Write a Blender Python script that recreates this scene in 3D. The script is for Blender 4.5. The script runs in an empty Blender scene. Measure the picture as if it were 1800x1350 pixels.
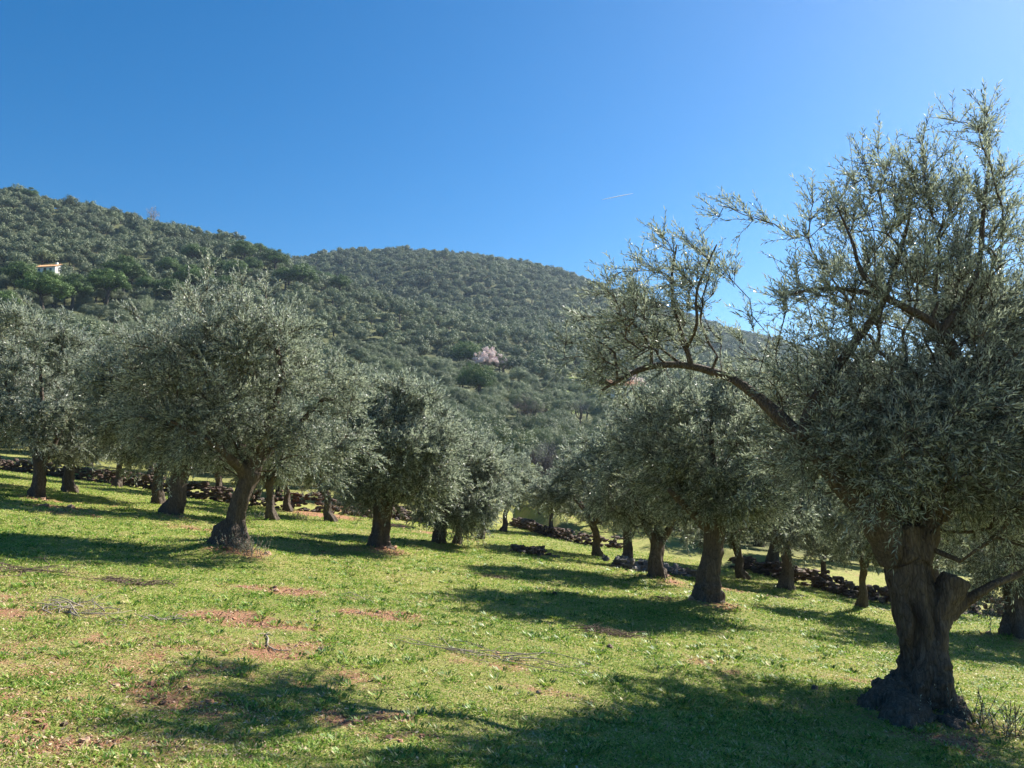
import bpy, math, random
import numpy as np
from mathutils import Vector

PI = math.pi
RNG = np.random.default_rng(7)
random.seed(7)
SC = bpy.context.scene
COL = SC.collection

# ------------------------------------------------------------------ camera
F = 1352.0                       # focal length in photograph pixels (1800 wide)
PITCH = math.atan(125.0 / F)
cam_d = bpy.data.cameras.new("camera"); cam_d.lens = 36.0 * F / 1800.0; cam_d.sensor_width = 36.0
cam_d.clip_start = 0.05; cam_d.clip_end = 20000.0
cam = bpy.data.objects.new("camera", cam_d); COL.objects.link(cam)
cam.location = (0, 0, 0); cam.rotation_euler = (PI / 2 + PITCH, 0, 0)
SC.camera = cam

# ------------------------------------------------------------------ sky, sun, exposure
SUN_AZ, SUN_EL = math.radians(51), math.radians(38)      # clockwise from straight ahead (+Y)
world = bpy.data.worlds.new("World"); SC.world = world; world.use_nodes = True
wt = world.node_tree; bgn = wt.nodes["Background"]
sky = wt.nodes.new("ShaderNodeTexSky"); sky.sky_type = 'NISHITA'; sky.sun_disc = False
sky.sun_elevation = SUN_EL; sky.sun_rotation = SUN_AZ
sky.altitude = 500; sky.air_density = 1.0; sky.dust_density = 0.4; sky.ozone_density = 4.0
hs = wt.nodes.new("ShaderNodeHueSaturation"); hs.inputs["Saturation"].default_value = 1.36
hs.inputs["Hue"].default_value = 0.498
wt.links.new(sky.outputs[0], hs.inputs["Color"]); wt.links.new(hs.outputs[0], bgn.inputs[0])
bgn.inputs[1].default_value = 0.060
sl = bpy.data.lights.new("sun", 'SUN'); sl.energy = 5.0; sl.angle = math.radians(0.53); sl.color = (1.0, 0.95, 0.86)
sun = bpy.data.objects.new("sun", sl); COL.objects.link(sun)
sdir = Vector((math.sin(SUN_AZ) * math.cos(SUN_EL), math.cos(SUN_AZ) * math.cos(SUN_EL), math.sin(SUN_EL)))
sun.rotation_euler = sdir.to_track_quat('Z', 'Y').to_euler(); sun.location = (60, 50, 60)
SC.view_settings.view_transform = 'Standard'; SC.view_settings.look = 'None'
SC.view_settings.exposure = 1.32; SC.view_settings.gamma = 1.0
cy = SC.cycles
cy.max_bounces = 5; cy.diffuse_bounces = 3; cy.glossy_bounces = 2; cy.transmission_bounces = 3
cy.transparent_max_bounces = 6; cy.volume_bounces = 0; cy.use_denoising = True
cy.sample_clamp_direct = 4.0; cy.sample_clamp_indirect = 3.0; cy.caustics_reflective = False; cy.caustics_refractive = False

# ------------------------------------------------------------------ numpy helpers
def hash3(i, j, k, s):
    n = (i.astype(np.int64) * 374761393 + j.astype(np.int64) * 668265263 + k.astype(np.int64) * 2147483647 + s * 1274126177) & 0xFFFFFFFF
    n = ((n ^ (n >> 13)) * 1274126177) & 0xFFFFFFFF
    n = (n ^ (n >> 16)) & 0xFFFFFFFF
    return n / 4294967295.0

def vn(p, s=0):
    """value noise -1..1 at points p (N,3)"""
    p = np.asarray(p, float)
    f0 = np.floor(p).astype(np.int64); t = p - f0; t = t * t * (3 - 2 * t)
    i, j, k = f0[:, 0], f0[:, 1], f0[:, 2]
    def h(a, b, c): return hash3(i + a, j + b, k + c, s)
    x0 = h(0,0,0) * (1-t[:,0]) + h(1,0,0) * t[:,0]; x1 = h(0,1,0) * (1-t[:,0]) + h(1,1,0) * t[:,0]
    x2 = h(0,0,1) * (1-t[:,0]) + h(1,0,1) * t[:,0]; x3 = h(0,1,1) * (1-t[:,0]) + h(1,1,1) * t[:,0]
    y0 = x0 * (1-t[:,1]) + x1 * t[:,1]; y1 = x2 * (1-t[:,1]) + x3 * t[:,1]
    return (y0 * (1-t[:,2]) + y1 * t[:,2]) * 2 - 1

def vn2(x, y, f, s=0):
    x = np.asarray(x, float); y = np.asarray(y, float)
    return vn(np.stack([x.ravel() * f, y.ravel() * f, np.zeros(x.size) + 0.37], 1), s).reshape(x.shape)

def sm(a, b, x):
    t = np.clip((x - a) / (b - a), 0, 1); return t * t * (3 - 2 * t)

def nrm(v):
    return v / np.maximum(np.linalg.norm(v, axis=-1, keepdims=True), 1e-9)

def ray(u, v):
    """direction through a photograph pixel, scaled so that y = 1"""
    x = (u - 900.0); y = F * math.cos(PITCH) - (675.0 - v) * math.sin(PITCH); z = F * math.sin(PITCH) + (675.0 - v) * math.cos(PITCH)
    return np.array([x / y, 1.0, z / y])

def at(u, v, d):
    return ray(u, v) * d

# ------------------------------------------------------------------ terrain function
PA, PB, PZ = -0.117, -0.055, -1.6
def plane(x, y): return PZ + PA * x + PB * y

def plane_hit(u, v):
    r = ray(u, v); t = PZ / (r[2] - PA * r[0] - PB); return r * t

cols = {
 -500: [(45,795),(70,725),(110,640),(160,560),(220,470),(300,372),(350,330),(450,455),(600,520)],
 0:    [(45,805),(70,738),(110,655),(160,575),(220,485),(300,388),(350,349),(450,462),(600,520)],
 300:  [(45,850),(70,785),(110,697),(160,610),(220,525),(300,438),(345,414),(450,470),(600,520)],
 450:  [(45,866),(70,808),(110,720),(160,636),(220,550),(285,470),(320,448),(420,500),(520,480),(600,520)],
 600:  [(45,882),(70,832),(110,745),(160,665),(220,580),(268,520),(340,545),(420,492),(500,452),(600,500)],
 750:  [(45,900),(70,855),(110,768),(160,695),(220,627),(300,560),(400,492),(500,455),(600,500)],
 900:  [(45,914),(70,872),(110,792),(160,718),(220,655),(300,585),(400,512),(495,468),(600,510)],
 1050: [(45,935),(70,884),(110,808),(160,738),(220,680),(300,620),(400,556),(490,510),(600,550)],
 1200: [(45,955),(70,895),(110,825),(160,765),(220,712),(300,662),(400,605),(490,563),(600,600)],
 1350: [(45,975),(70,910),(110,840),(160,785),(220,737),(300,692),(400,645),(490,605),(600,645)],
 1500: [(45,985),(70,920),(110,852),(160,800),(220,757),(300,720),(400,682),(490,652),(600,690)],
 1900: [(45,1003),(70,935),(110,868),(160,820),(220,782),(300,752),(400,722),(490,704),(600,745)],
 2500: [(45,1010),(70,945),(110,885),(160,840),(220,805),(300,780),(400,760),(490,750),(600,780)],
}
cp = []
for u_, lst in cols.items():
    for d_, v_ in lst: cp.append(at(u_, v_, d_))
for y_ in (-60, -20, 0, 14, 26):
    for x_ in (-90, -50, -25, -8, 8, 25, 50, 90):
        if y_ < 5 or abs(x_) < y_ * 1.3: cp.append([x_, y_, plane(x_, y_) if abs(x_) < 60 else plane(math.copysign(55, x_), y_)])
for a_ in range(-180, 180, 20):
    a_r = math.radians(a_)
    for R_, z_ in ((900, 55), (1300, 50)): cp.append([R_ * math.sin(a_r), R_ * math.cos(a_r), z_])
for a_ in (-180, -150, -120, -95, 95, 120, 150):
    a_r = math.radians(a_)
    for R_ in (160, 400): cp.append([R_ * math.sin(a_r), R_ * math.cos(a_r), -0.055 * R_ * math.cos(a_r) + (0.10 * R_ if a_ < 0 and a_ > -170 else -0.02 * R_)])
cp = np.array(cp, float)
TS = 100.0
def _phi(r2): return np.where(r2 > 1e-12, 0.5 * r2 * np.log(np.maximum(r2, 1e-12)), 0)
_c = cp[:, :2] / TS
_K = _phi(((_c[:, None] - _c[None]) ** 2).sum(-1)) + np.eye(len(_c)) * 1e-4
_P = np.hstack([np.ones((len(_c), 1)), _c])
_A = np.block([[_K, _P], [_P.T, np.zeros((3, 3))]])
_w = np.linalg.solve(_A, np.concatenate([cp[:, 2] / TS, np.zeros(3)]))
def tps(x, y):
    q = np.stack([x, y], 1) / TS; out = np.empty(len(q))
    for a in range(0, len(q), 20000):
        qq = q[a:a + 20000]; out[a:a + 20000] = (_phi(((qq[:, None] - _c[None]) ** 2).sum(-1)) @ _w[:-3] + _w[-3] + qq @ _w[-2:]) * TS
    return out

wall_px = [(-160, 806), (0, 826), (200, 851), (400, 884), (560, 902), (700, 912), (820, 914), (905, 918), (1000, 944), (1100, 958), (1290, 988), (1420, 1018), (1560, 1050), (1700, 1064), (1850, 1080)]
WALL = np.array([plane_hit(u, v) for u, v in wall_px])
WALL = WALL[np.argsort(WALL[:, 0])]
lip_px = [(560, 902), (700, 922), (850, 958), (950, 976), (1090, 1003), (1350, 1050), (1560, 1080), (1800, 1112)]
LIP = np.array([plane_hit(u, v) for u, v in lip_px]); LIP = LIP[np.argsort(LIP[:, 0])]
MOUNDS = []     # x, y, height, radius

def height(x, y, noise=True):
    x = np.atleast_1d(np.asarray(x, float)); y = np.atleast_1d(np.asarray(y, float))
    R = np.hypot(x, y)
    pz = plane(x, y)
    edge = np.interp(x, WALL[:, 0], WALL[:, 1])
    w = sm(edge - 1, edge + 9, y)
    w = np.maximum(w, sm(45, 75, np.abs(x)))
    z = pz.copy()
    m = w > 0
    if m.any(): z[m] = pz[m] * (1 - w[m]) + tps(x[m], y[m]) * w[m]
    z = np.where(R > 800, z * (1 - sm(800, 1200, R)) + 50 * sm(800, 1200, R), z)
    lipy = np.interp(x, LIP[:, 0], LIP[:, 1])
    inx = sm(-7, -3, x) * (1 - w)
    z = z - 0.22 * inx * sm(-0.1, 0.9, y - lipy) + 0.06 * inx * np.exp(-((y - lipy + 0.5) / 0.7) ** 2)
    if noise:
        z = z + 0.05 * vn2(x, y, 0.55, 3) * sm(1.5, 4, R) + 0.022 * vn2(x, y, 1.9, 4) + 0.010 * vn2(x, y, 6.0, 5)
        z = z + w * 1.6 * vn2(x, y, 0.035, 6)
    for mx, my, mh, mr in MOUNDS:
        z = z + mh * np.exp(-((x - mx) ** 2 + (y - my) ** 2) / (mr * mr))
    return z

def gp(u, v, d0=2.0, d1=640.0):
    """the point of the ground seen at a photograph pixel"""
    r = ray(u, v); ys = np.geomspace(d0, d1, 1500); h = height(r[0] * ys, ys); z = r[2] * ys
    k = np.argmax(z < h)
    return np.array([r[0] * ys[k], ys[k], h[k]])
def ground_at(x, y): return float(height(x, y)[0])

# ------------------------------------------------------------------ materials
def new_mat(name):
    m = bpy.data.materials.new(name); m.use_nodes = True; nt = m.node_tree
    for n in list(nt.nodes): nt.nodes.remove(n)
    return m, nt, nt.nodes.new("ShaderNodeOutputMaterial")
def N(nt, t, **kw):
    n = nt.nodes.new(t)
    for k, v in kw.items(): setattr(n, k, v)
    return n
def ramp(nt, stops, src=None):
    r = nt.nodes.new("ShaderNodeValToRGB"); e = r.color_ramp.elements
    while len(e) < len(stops): e.new(0.5)
    for i, (p, c) in enumerate(stops): e[i].position = p; e[i].color = (*c, 1)
    if src: nt.links.new(src, r.inputs[0])
    return r
def noise(nt, scale, detail=4, rough=0.55, vec=None, dist=0.0):
    n = nt.nodes.new("ShaderNodeTexNoise"); n.inputs["Scale"].default_value = scale
    n.inputs["Detail"].default_value = detail; n.inputs["Roughness"].default_value = rough; n.inputs["Distortion"].default_value = dist
    if vec: nt.links.new(vec, n.inputs["Vector"])
    return n
def mix(nt, fac, a, b, mode='MIX'):
    m = nt.nodes.new("ShaderNodeMix"); m.data_type = 'RGBA'; m.blend_type = mode
    for s, k in ((fac, 0), (a, 6), (b, 7)):
        if isinstance(s, (int, float)): m.inputs[k].default_value = s
        elif isinstance(s, tuple): m.inputs[k].default_value = (*s, 1)
        else: nt.links.new(s, m.inputs[k])
    return m.outputs[2]

def leaf_mat(name, tops, unders, trans=0.25, rough=0.42, attr='rnd', spec=0.5, obj_var=0.0):
    m, nt, out = new_mat(name)
    a = N(nt, "ShaderNodeAttribute", attribute_name=attr)
    top = ramp(nt, tops, a.outputs["Fac"]); und = ramp(nt, unders, a.outputs["Fac"])
    g = N(nt, "ShaderNodeNewGeometry")
    c = mix(nt, g.outputs["Backfacing"], top.outputs[0], und.outputs[0])
    if obj_var:
        oi = N(nt, "ShaderNodeObjectInfo")
        r2 = ramp(nt, [(0, (1 - obj_var,) * 3), (0.5, (1.0, 1.0, 1.0)), (1, (1 + obj_var * 1.1, 1 + obj_var, 1 + obj_var * 0.8))], oi.outputs["Random"])
        c = mix(nt, 1.0, c, r2.outputs[0], 'MULTIPLY')
    p = N(nt, "ShaderNodeBsdfPrincipled"); nt.links.new(c, p.inputs["Base Color"])
    p.inputs["Roughness"].default_value = rough; p.inputs["Specular IOR Level"].default_value = spec
    t = N(nt, "ShaderNodeBsdfTranslucent"); tc = mix(nt, 1.0, c, (1.0, 1.06, 0.82), 'MULTIPLY'); nt.links.new(tc, t.inputs[0])
    ms = N(nt, "ShaderNodeMixShader"); ms.inputs[0].default_value = trans
    nt.links.new(p.outputs[0], ms.inputs[1]); nt.links.new(t.outputs[0], ms.inputs[2]); nt.links.new(ms.outputs[0], out.inputs[0])
    return m

M = {}
M['olive_leaf'] = leaf_mat("olive_leaf", [(0, (0.065, 0.085, 0.060)), (0.5, (0.15, 0.175, 0.130)), (0.9, (0.30, 0.32, 0.25)), (1, (0.46, 0.42, 0.24))],
                           [(0, (0.30, 0.34, 0.30)), (1, (0.66, 0.69, 0.62))], 0.30, 0.38)
M['far_olive'] = leaf_mat("olive_foliage_far", [(0, (0.080, 0.105, 0.055)), (1, (0.24, 0.28, 0.155))], [(0, (0.13, 0.16, 0.09)), (1, (0.26, 0.295, 0.18))], 0.15, 0.6, spec=0.25, obj_var=0.22)
M['pine_leaf'] = leaf_mat("pine_needles", [(0, (0.055, 0.10, 0.028)), (1, (0.13, 0.20, 0.055))], [(0, (0.055, 0.10, 0.028)), (1, (0.13, 0.20, 0.055))], 0.15, 0.6, spec=0.2, obj_var=0.12)
M['blossom'] = leaf_mat("almond_blossom", [(0, (0.72, 0.54, 0.58)), (1, (0.92, 0.82, 0.83))], [(0, (0.72, 0.54, 0.58)), (1, (0.92, 0.82, 0.83))], 0.25, 0.7, spec=0.2)
M['dusky_blossom'] = leaf_mat("almond_twigs_with_few_blossoms", [(0, (0.13, 0.10, 0.09)), (0.6, (0.26, 0.20, 0.19)), (1, (0.50, 0.38, 0.38))], [(0, (0.13, 0.10, 0.09)), (1, (0.4, 0.3, 0.3))], 0.1, 0.8, spec=0.2)
M['bare_twig'] = leaf_mat("bare_grey_twigs", [(0, (0.13, 0.12, 0.12)), (1, (0.30, 0.28, 0.27))], [(0, (0.13, 0.12, 0.12)), (1, (0.30, 0.28, 0.27))], 0.0, 0.8, spec=0.2)
M['grass'] = leaf_mat("grass_blade", [(0, (0.06, 0.14, 0.022)), (0.40, (0.215, 0.355, 0.05)), (0.72, (0.42, 0.46, 0.11)), (1, (0.62, 0.50, 0.27))],
                      [(0, (0.06, 0.14, 0.022)), (0.40, (0.215, 0.355, 0.05)), (0.72, (0.42, 0.46, 0.11)), (1, (0.62, 0.50, 0.27))], 0.35, 0.5, spec=0.3)

def bark_mat(name, c0, c1, c2, sc=1.0, bump=0.03):
    m, nt, out = new_mat(name)
    tc = N(nt, "ShaderNodeTexCoord"); mp = N(nt, "ShaderNodeMapping"); mp.inputs["Scale"].default_value = (1, 1, 0.22)
    nt.links.new(tc.outputs["Object"], mp.inputs[0])
    n1 = noise(nt, 26 * sc, 8, 0.65, mp.outputs[0], 1.2); n2 = noise(nt, 3.0 * sc, 4, 0.6, tc.outputs["Object"])
    r = ramp(nt, [(0.30, c0), (0.52, c1), (0.74, c2)], n1.outputs[0])
    c = mix(nt, n2.outputs[0], r.outputs[0], c1, 'MIX')
    vor = N(nt, "ShaderNodeTexVoronoi"); vor.feature = 'DISTANCE_TO_EDGE'; vor.inputs["Scale"].default_value = 34 * sc
    nt.links.new(mp.outputs[0], vor.inputs["Vector"])
    rv = ramp(nt, [(0.0, (0.45,) * 3), (0.10, (1,) * 3)], vor.outputs["Distance"])
    c = mix(nt, 0.75, c, rv.outputs[0], 'MULTIPLY')
    p = N(nt, "ShaderNodeBsdfPrincipled"); nt.links.new(c, p.inputs["Base Color"]); p.inputs["Roughness"].default_value = 0.88
    p.inputs["Specular IOR Level"].default_value = 0.2
    add = N(nt, "ShaderNodeMath", operation='ADD'); nt.links.new(n1.outputs[0], add.inputs[0]); nt.links.new(vor.outputs["Distance"], add.inputs[1])
    b = N(nt, "ShaderNodeBump"); b.inputs["Strength"].default_value = 0.9; b.inputs["Distance"].default_value = bump
    nt.links.new(add.outputs[0], b.inputs["Height"]); nt.links.new(b.outputs[0], p.inputs["Normal"])
    nt.links.new(p.outputs[0], out.inputs[0]); return m
M['bark'] = bark_mat("olive_bark", (0.035, 0.026, 0.020), (0.13, 0.10, 0.078), (0.34, 0.285, 0.235))
M['bark_far'] = bark_mat("bark_far", (0.05, 0.04, 0.03), (0.10, 0.08, 0.06), (0.18, 0.15, 0.12), 0.4)
M['cut_wood'] = bark_mat("weathered_cut_wood", (0.10, 0.085, 0.07), (0.20, 0.17, 0.14), (0.32, 0.28, 0.23))
M['dead_wood'] = bark_mat("dry_dead_wood", (0.16, 0.13, 0.10), (0.33, 0.28, 0.22), (0.50, 0.45, 0.38), 2.0, 0.004)
M['dark_dead_wood'] = bark_mat("brown_dead_wood", (0.07, 0.05, 0.035), (0.17, 0.12, 0.09), (0.28, 0.21, 0.16), 2.0, 0.004)
M['pale_bark'] = bark_mat("pale_bark", (0.25, 0.21, 0.19), (0.38, 0.33, 0.30), (0.50, 0.45, 0.42), 0.3)

def stone_mat(name, cs):
    m, nt, out = new_mat(name)
    a = N(nt, "ShaderNodeAttribute", attribute_name='rnd'); r = ramp(nt, [(i / (len(cs) - 1), c) for i, c in enumerate(cs)], a.outputs["Fac"])
    tc = N(nt, "ShaderNodeTexCoord"); n1 = noise(nt, 9, 6, 0.65, tc.outputs["Object"])
    r1 = ramp(nt, [(0.3, (0.55,) * 3), (0.7, (1.25,) * 3)], n1.outputs[0])
    c = mix(nt, 1.0, r.outputs[0], r1.outputs[0], 'MULTIPLY')
    p = N(nt, "ShaderNodeBsdfPrincipled"); nt.links.new(c, p.inputs["Base Color"]); p.inputs["Roughness"].default_value = 0.9
    b = N(nt, "ShaderNodeBump"); b.inputs["Distance"].default_value = 0.02; nt.links.new(n1.outputs[0], b.inputs["Height"]); nt.links.new(b.outputs[0], p.inputs["Normal"])
    nt.links.new(p.outputs[0], out.inputs[0]); return m
M['wall_stone'] = stone_mat("wall_stone", [(0.06, 0.038, 0.03), (0.12, 0.07, 0.05), (0.16, 0.11, 0.08), (0.09, 0.08, 0.07)])
M['grey_stone'] = stone_mat("grey_stone", [(0.12, 0.11, 0.11), (0.24, 0.22, 0.22), (0.34, 0.31, 0.29), (0.20, 0.15, 0.12)])

def flat_mat(name, c, rough=0.8, var=0.15, sc=3.0):
    m, nt, out = new_mat(name)
    tc = N(nt, "ShaderNodeTexCoord"); n1 = noise(nt, sc, 5, 0.6, tc.outputs["Object"])
    r1 = ramp(nt, [(0.3, tuple(x * (1 - var) for x in c)), (0.7, tuple(min(1, x * (1 + var)) for x in c))], n1.outputs[0])
    p = N(nt, "ShaderNodeBsdfPrincipled"); nt.links.new(r1.outputs[0], p.inputs["Base Color"]); p.inputs["Roughness"].default_value = rough
    nt.links.new(p.outputs[0], out.inputs[0]); return m
M['white_wall'] = flat_mat("whitewashed_wall", (0.78, 0.76, 0.72), 0.9, 0.06)
M['terracotta'] = flat_mat("terracotta_tiles", (0.45, 0.20, 0.10), 0.85, 0.25, 6)
M['orange_tarp'] = flat_mat("orange_roof", (0.50, 0.27, 0.12), 0.8, 0.1)
M['dark_pane'] = flat_mat("dark_window", (0.04, 0.05, 0.06), 0.2, 0.1)
M['contrail'] = flat_mat("white_vapour", (0.8, 0.8, 0.8), 1.0, 0.02)

# ground: grass, straw and red soil; attributes 'soil' and 'hill' come from the terrain itself
def ground_mat():
    m, nt, out = new_mat("ground_cover")
    tc = N(nt, "ShaderNodeTexCoord"); ob = tc.outputs["Object"]
    soil = N(nt, "ShaderNodeAttribute", attribute_name='soil'); hill = N(nt, "ShaderNodeAttribute", attribute_name='hill')
    nf = noise(nt, 34, 6, 0.8, ob); nmid = noise(nt, 3.2, 6, 0.65, ob, 0.4); nbig = noise(nt, 0.35, 4, 0.55, ob); nv = noise(nt, 90, 3, 0.7, ob)
    g = ramp(nt, [(0.32, (0.05, 0.08, 0.018)), (0.44, (0.22, 0.27, 0.055)), (0.60, (0.40, 0.38, 0.12)), (0.78, (0.52, 0.43, 0.22))], nf.outputs[0])
    g2 = ramp(nt, [(0.35, (0.20, 0.27, 0.05)), (0.52, (0.38, 0.37, 0.11)), (0.68, (0.50, 0.40, 0.20))], nmid.outputs[0])
    c = mix(nt, 0.5, g.outputs[0], g2.outputs[0])
    straw = ramp(nt, [(0.42, (0, 0, 0)), (0.66, (1, 1, 1))], nbig.outputs[0])
    sc_ = mix(nt, 0.35, c, (0.33, 0.28, 0.13)); c = mix(nt, straw.outputs[0], c, sc_)
    so = ramp(nt, [(0.3, (0.16, 0.065, 0.035)), (0.50, (0.40, 0.20, 0.11)), (0.72, (0.60, 0.38, 0.25))], nf.outputs[0])
    # soil shows where the terrain says so, broken up by noise
    a1 = N(nt, "ShaderNodeMath", operation='MULTIPLY_ADD'); nt.links.new(nmid.outputs[0], a1.inputs[0]); a1.inputs[1].default_value = 1.5; nt.links.new(soil.outputs["Fac"], a1.inputs[2])
    a2 = N(nt, "ShaderNodeMath", operation='MULTIPLY_ADD'); nt.links.new(nf.outputs[0], a2.inputs[0]); a2.inputs[1].default_value = 0.9; nt.links.new(a1.outputs[0], a2.inputs[2])
    sf = ramp(nt, [(0.0, (0, 0, 0)), (1.0, (1, 1, 1))]); mr = N(nt, "ShaderNodeMapRange"); mr.inputs[1].default_value = 1.50; mr.inputs[2].default_value = 1.78
    nt.links.new(a2.outputs[0], mr.inputs[0])
    c = mix(nt, mr.outputs[0], c, so.outputs[0])
    # hillside: scrub, dry grass, bare earth
    hn = noise(nt, 0.10, 6, 0.65, ob); hn2 = noise(nt, 0.9, 5, 0.7, ob)
    hc = ramp(nt, [(0.30, (0.055, 0.07, 0.028)), (0.48, (0.085, 0.10, 0.035)), (0.60, (0.11, 0.13, 0.04)), (0.74, (0.12, 0.085, 0.055))], hn.outputs[0])
    hc2 = ramp(nt, [(0.3, (0.06, 0.075, 0.03)), (0.7, (0.17, 0.155, 0.08))], hn2.outputs[0])
    h = mix(nt, 0.5, hc.outputs[0], hc2.outputs[0])
    lush = N(nt, "ShaderNodeAttribute", attribute_name='lush'); h = mix(nt, lush.outputs["Fac"], h, (0.23, 0.31, 0.055))
    c = mix(nt, hill.outputs["Fac"], c, h)
    p = N(nt, "ShaderNodeBsdfPrincipled"); nt.links.new(c, p.inputs["Base Color"]); p.inputs["Roughness"].default_value = 0.9; p.inputs["Specular IOR Level"].default_value = 0.15
    ad = N(nt, "ShaderNodeMath", operation='ADD'); nt.links.new(nf.outputs[0], ad.inputs[0]); nt.links.new(nv.outputs[0], ad.inputs[1])
    b = N(nt, "ShaderNodeBump"); b.inputs["Strength"].default_value = 0.8; b.inputs["Distance"].default_value = 0.045
    nt.links.new(ad.outputs[0], b.inputs["Height"]); nt.links.new(b.outputs[0], p.inputs["Normal"]); nt.links.new(p.outputs[0], out.inputs[0])
    return m
M['ground'] = ground_mat()

# ------------------------------------------------------------------ mesh + object helpers
def np_mesh(name, V, faces4=None, faces3=None, mats=(), attrs=None, smooth=False, midx=None):
    me = bpy.data.meshes.new(name)
    V = np.asarray(V, np.float32)
    f4 = np.zeros((0, 4), np.int32) if faces4 is None else np.asarray(faces4, np.int32).reshape(-1, 4)
    f3 = np.zeros((0, 3), np.int32) if faces3 is None else np.asarray(faces3, np.int32).reshape(-1, 3)
    me.vertices.add(len(V)); me.vertices.foreach_set("co", V.ravel())
    li = np.concatenate([f4.ravel(), f3.ravel()]).astype(np.int32)
    tot = np.concatenate([np.full(len(f4), 4), np.full(len(f3), 3)]).astype(np.int32)
    st = np.concatenate([[0], np.cumsum(tot)[:-1]]).astype(np.int32) if len(tot) else np.zeros(0, np.int32)
    me.loops.add(len(li)); me.loops.foreach_set("vertex_index", li)
    me.polygons.add(len(tot)); me.polygons.foreach_set("loop_start", st); me.polygons.foreach_set("loop_total", tot)
    for m in mats: me.materials.append(m)
    if midx is not None: me.polygons.foreach_set("material_index", np.asarray(midx, np.int32))
    me.polygons.foreach_set("use_smooth", np.full(len(tot), bool(smooth)))
    for k, v in (attrs or {}).items():
        a = me.attributes.new(k, 'FLOAT', 'POINT'); a.data.foreach_set("value", np.asarray(v, np.float32))
    me.update(calc_edges=True); me.validate(verbose=False)
    return me

def obj(name, me, parent=None, loc=None):
    o = bpy.data.objects.new(name, me); COL.objects.link(o)
    if parent: o.parent = parent
    if loc is not None: o.location = loc
    return o
def tag(o, label=None, cat=None, group=None, kind=None):
    if label: o["label"] = label
    if cat: o["category"] = cat
    if group: o["group"] = group
    if kind: o["kind"] = kind
    return o
def empty(name, loc, rz=0.0, s=1.0):
    o = bpy.data.objects.new(name, None); COL.objects.link(o); o.location = loc; o.rotation_euler = (0, 0, rz)
    o.scale = (s, s, s) if not hasattr(s, '__len__') else s; o.empty_display_size = 0.2
    return o
def copy_tree(root, loc, rz, s):
    r = root.copy(); COL.objects.link(r); r.location = loc; r.rotation_euler = (0, 0, rz); r.scale = (s, s, s) if not hasattr(s, '__len__') else s
    for ch in list(root.children):
        c = ch.copy(); COL.objects.link(c); c.parent = r
    return r

def grab(me):
    n = len(me.vertices); co = np.empty(n * 3, np.float32); me.vertices.foreach_get("co", co); nl = len(me.loops); li = np.empty(nl, np.int32); me.loops.foreach_get("vertex_index", li)
    lt = np.empty(len(me.polygons), np.int32); me.polygons.foreach_get("loop_total", lt); st = np.empty(len(me.polygons), np.int32); me.polygons.foreach_get("loop_start", st)
    f4 = li[(st[lt == 4][:, None] + np.arange(4)[None])]; f3 = li[(st[lt == 3][:, None] + np.arange(3)[None])] if (lt == 3).any() else np.zeros((0, 3), int)
    return co.reshape(-1, 3), f4, f3
class Geo:
    def __init__(s): s.V = []; s.F4 = []; s.F3 = []; s.n = 0
    def add(s, V, f4=None, f3=None):
        V = np.asarray(V, float)
        if f4 is not None and len(f4): s.F4.append(np.asarray(f4) + s.n)
        if f3 is not None and len(f3): s.F3.append(np.asarray(f3) + s.n)
        s.V.append(V); s.n += len(V)
    def arrays(s):
        return (np.concatenate(s.V), np.concatenate(s.F4) if s.F4 else None, np.concatenate(s.F3) if s.F3 else None)

def frame(d):
    d = nrm(d); ref = np.tile([0.31, 0.95, 0.02], (len(d), 1)); par = np.abs((d * ref).sum(1)) > 0.97
    ref[par] = [1, 0, 0.1]
    a = nrm(np.cross(d, ref)); b = np.cross(d, a); return a, b

def resample(P, R, step):
    P = np.asarray(P, float); R = np.asarray(R, float); out = [P[0]]; ro = [R[0]]
    n = len(P)
    for i in range(n - 1):                       # Catmull-Rom
        p0 = P[max(i - 1, 0)]; p1 = P[i]; p2 = P[i + 1]; p3 = P[min(i + 2, n - 1)]
        k = max(1, int(np.linalg.norm(p2 - p1) / step))
        for j in range(1, k + 1):
            t = j / k
            out.append(0.5 * ((2 * p1) + (-p0 + p2) * t + (2 * p0 - 5 * p1 + 4 * p2 - p3) * t * t + (-p0 + 3 * p1 - 3 * p2 + p3) * t ** 3))
            ro.append(R[i] * (1 - t) + R[i + 1] * t)
    return np.array(out), np.array(ro)

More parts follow.
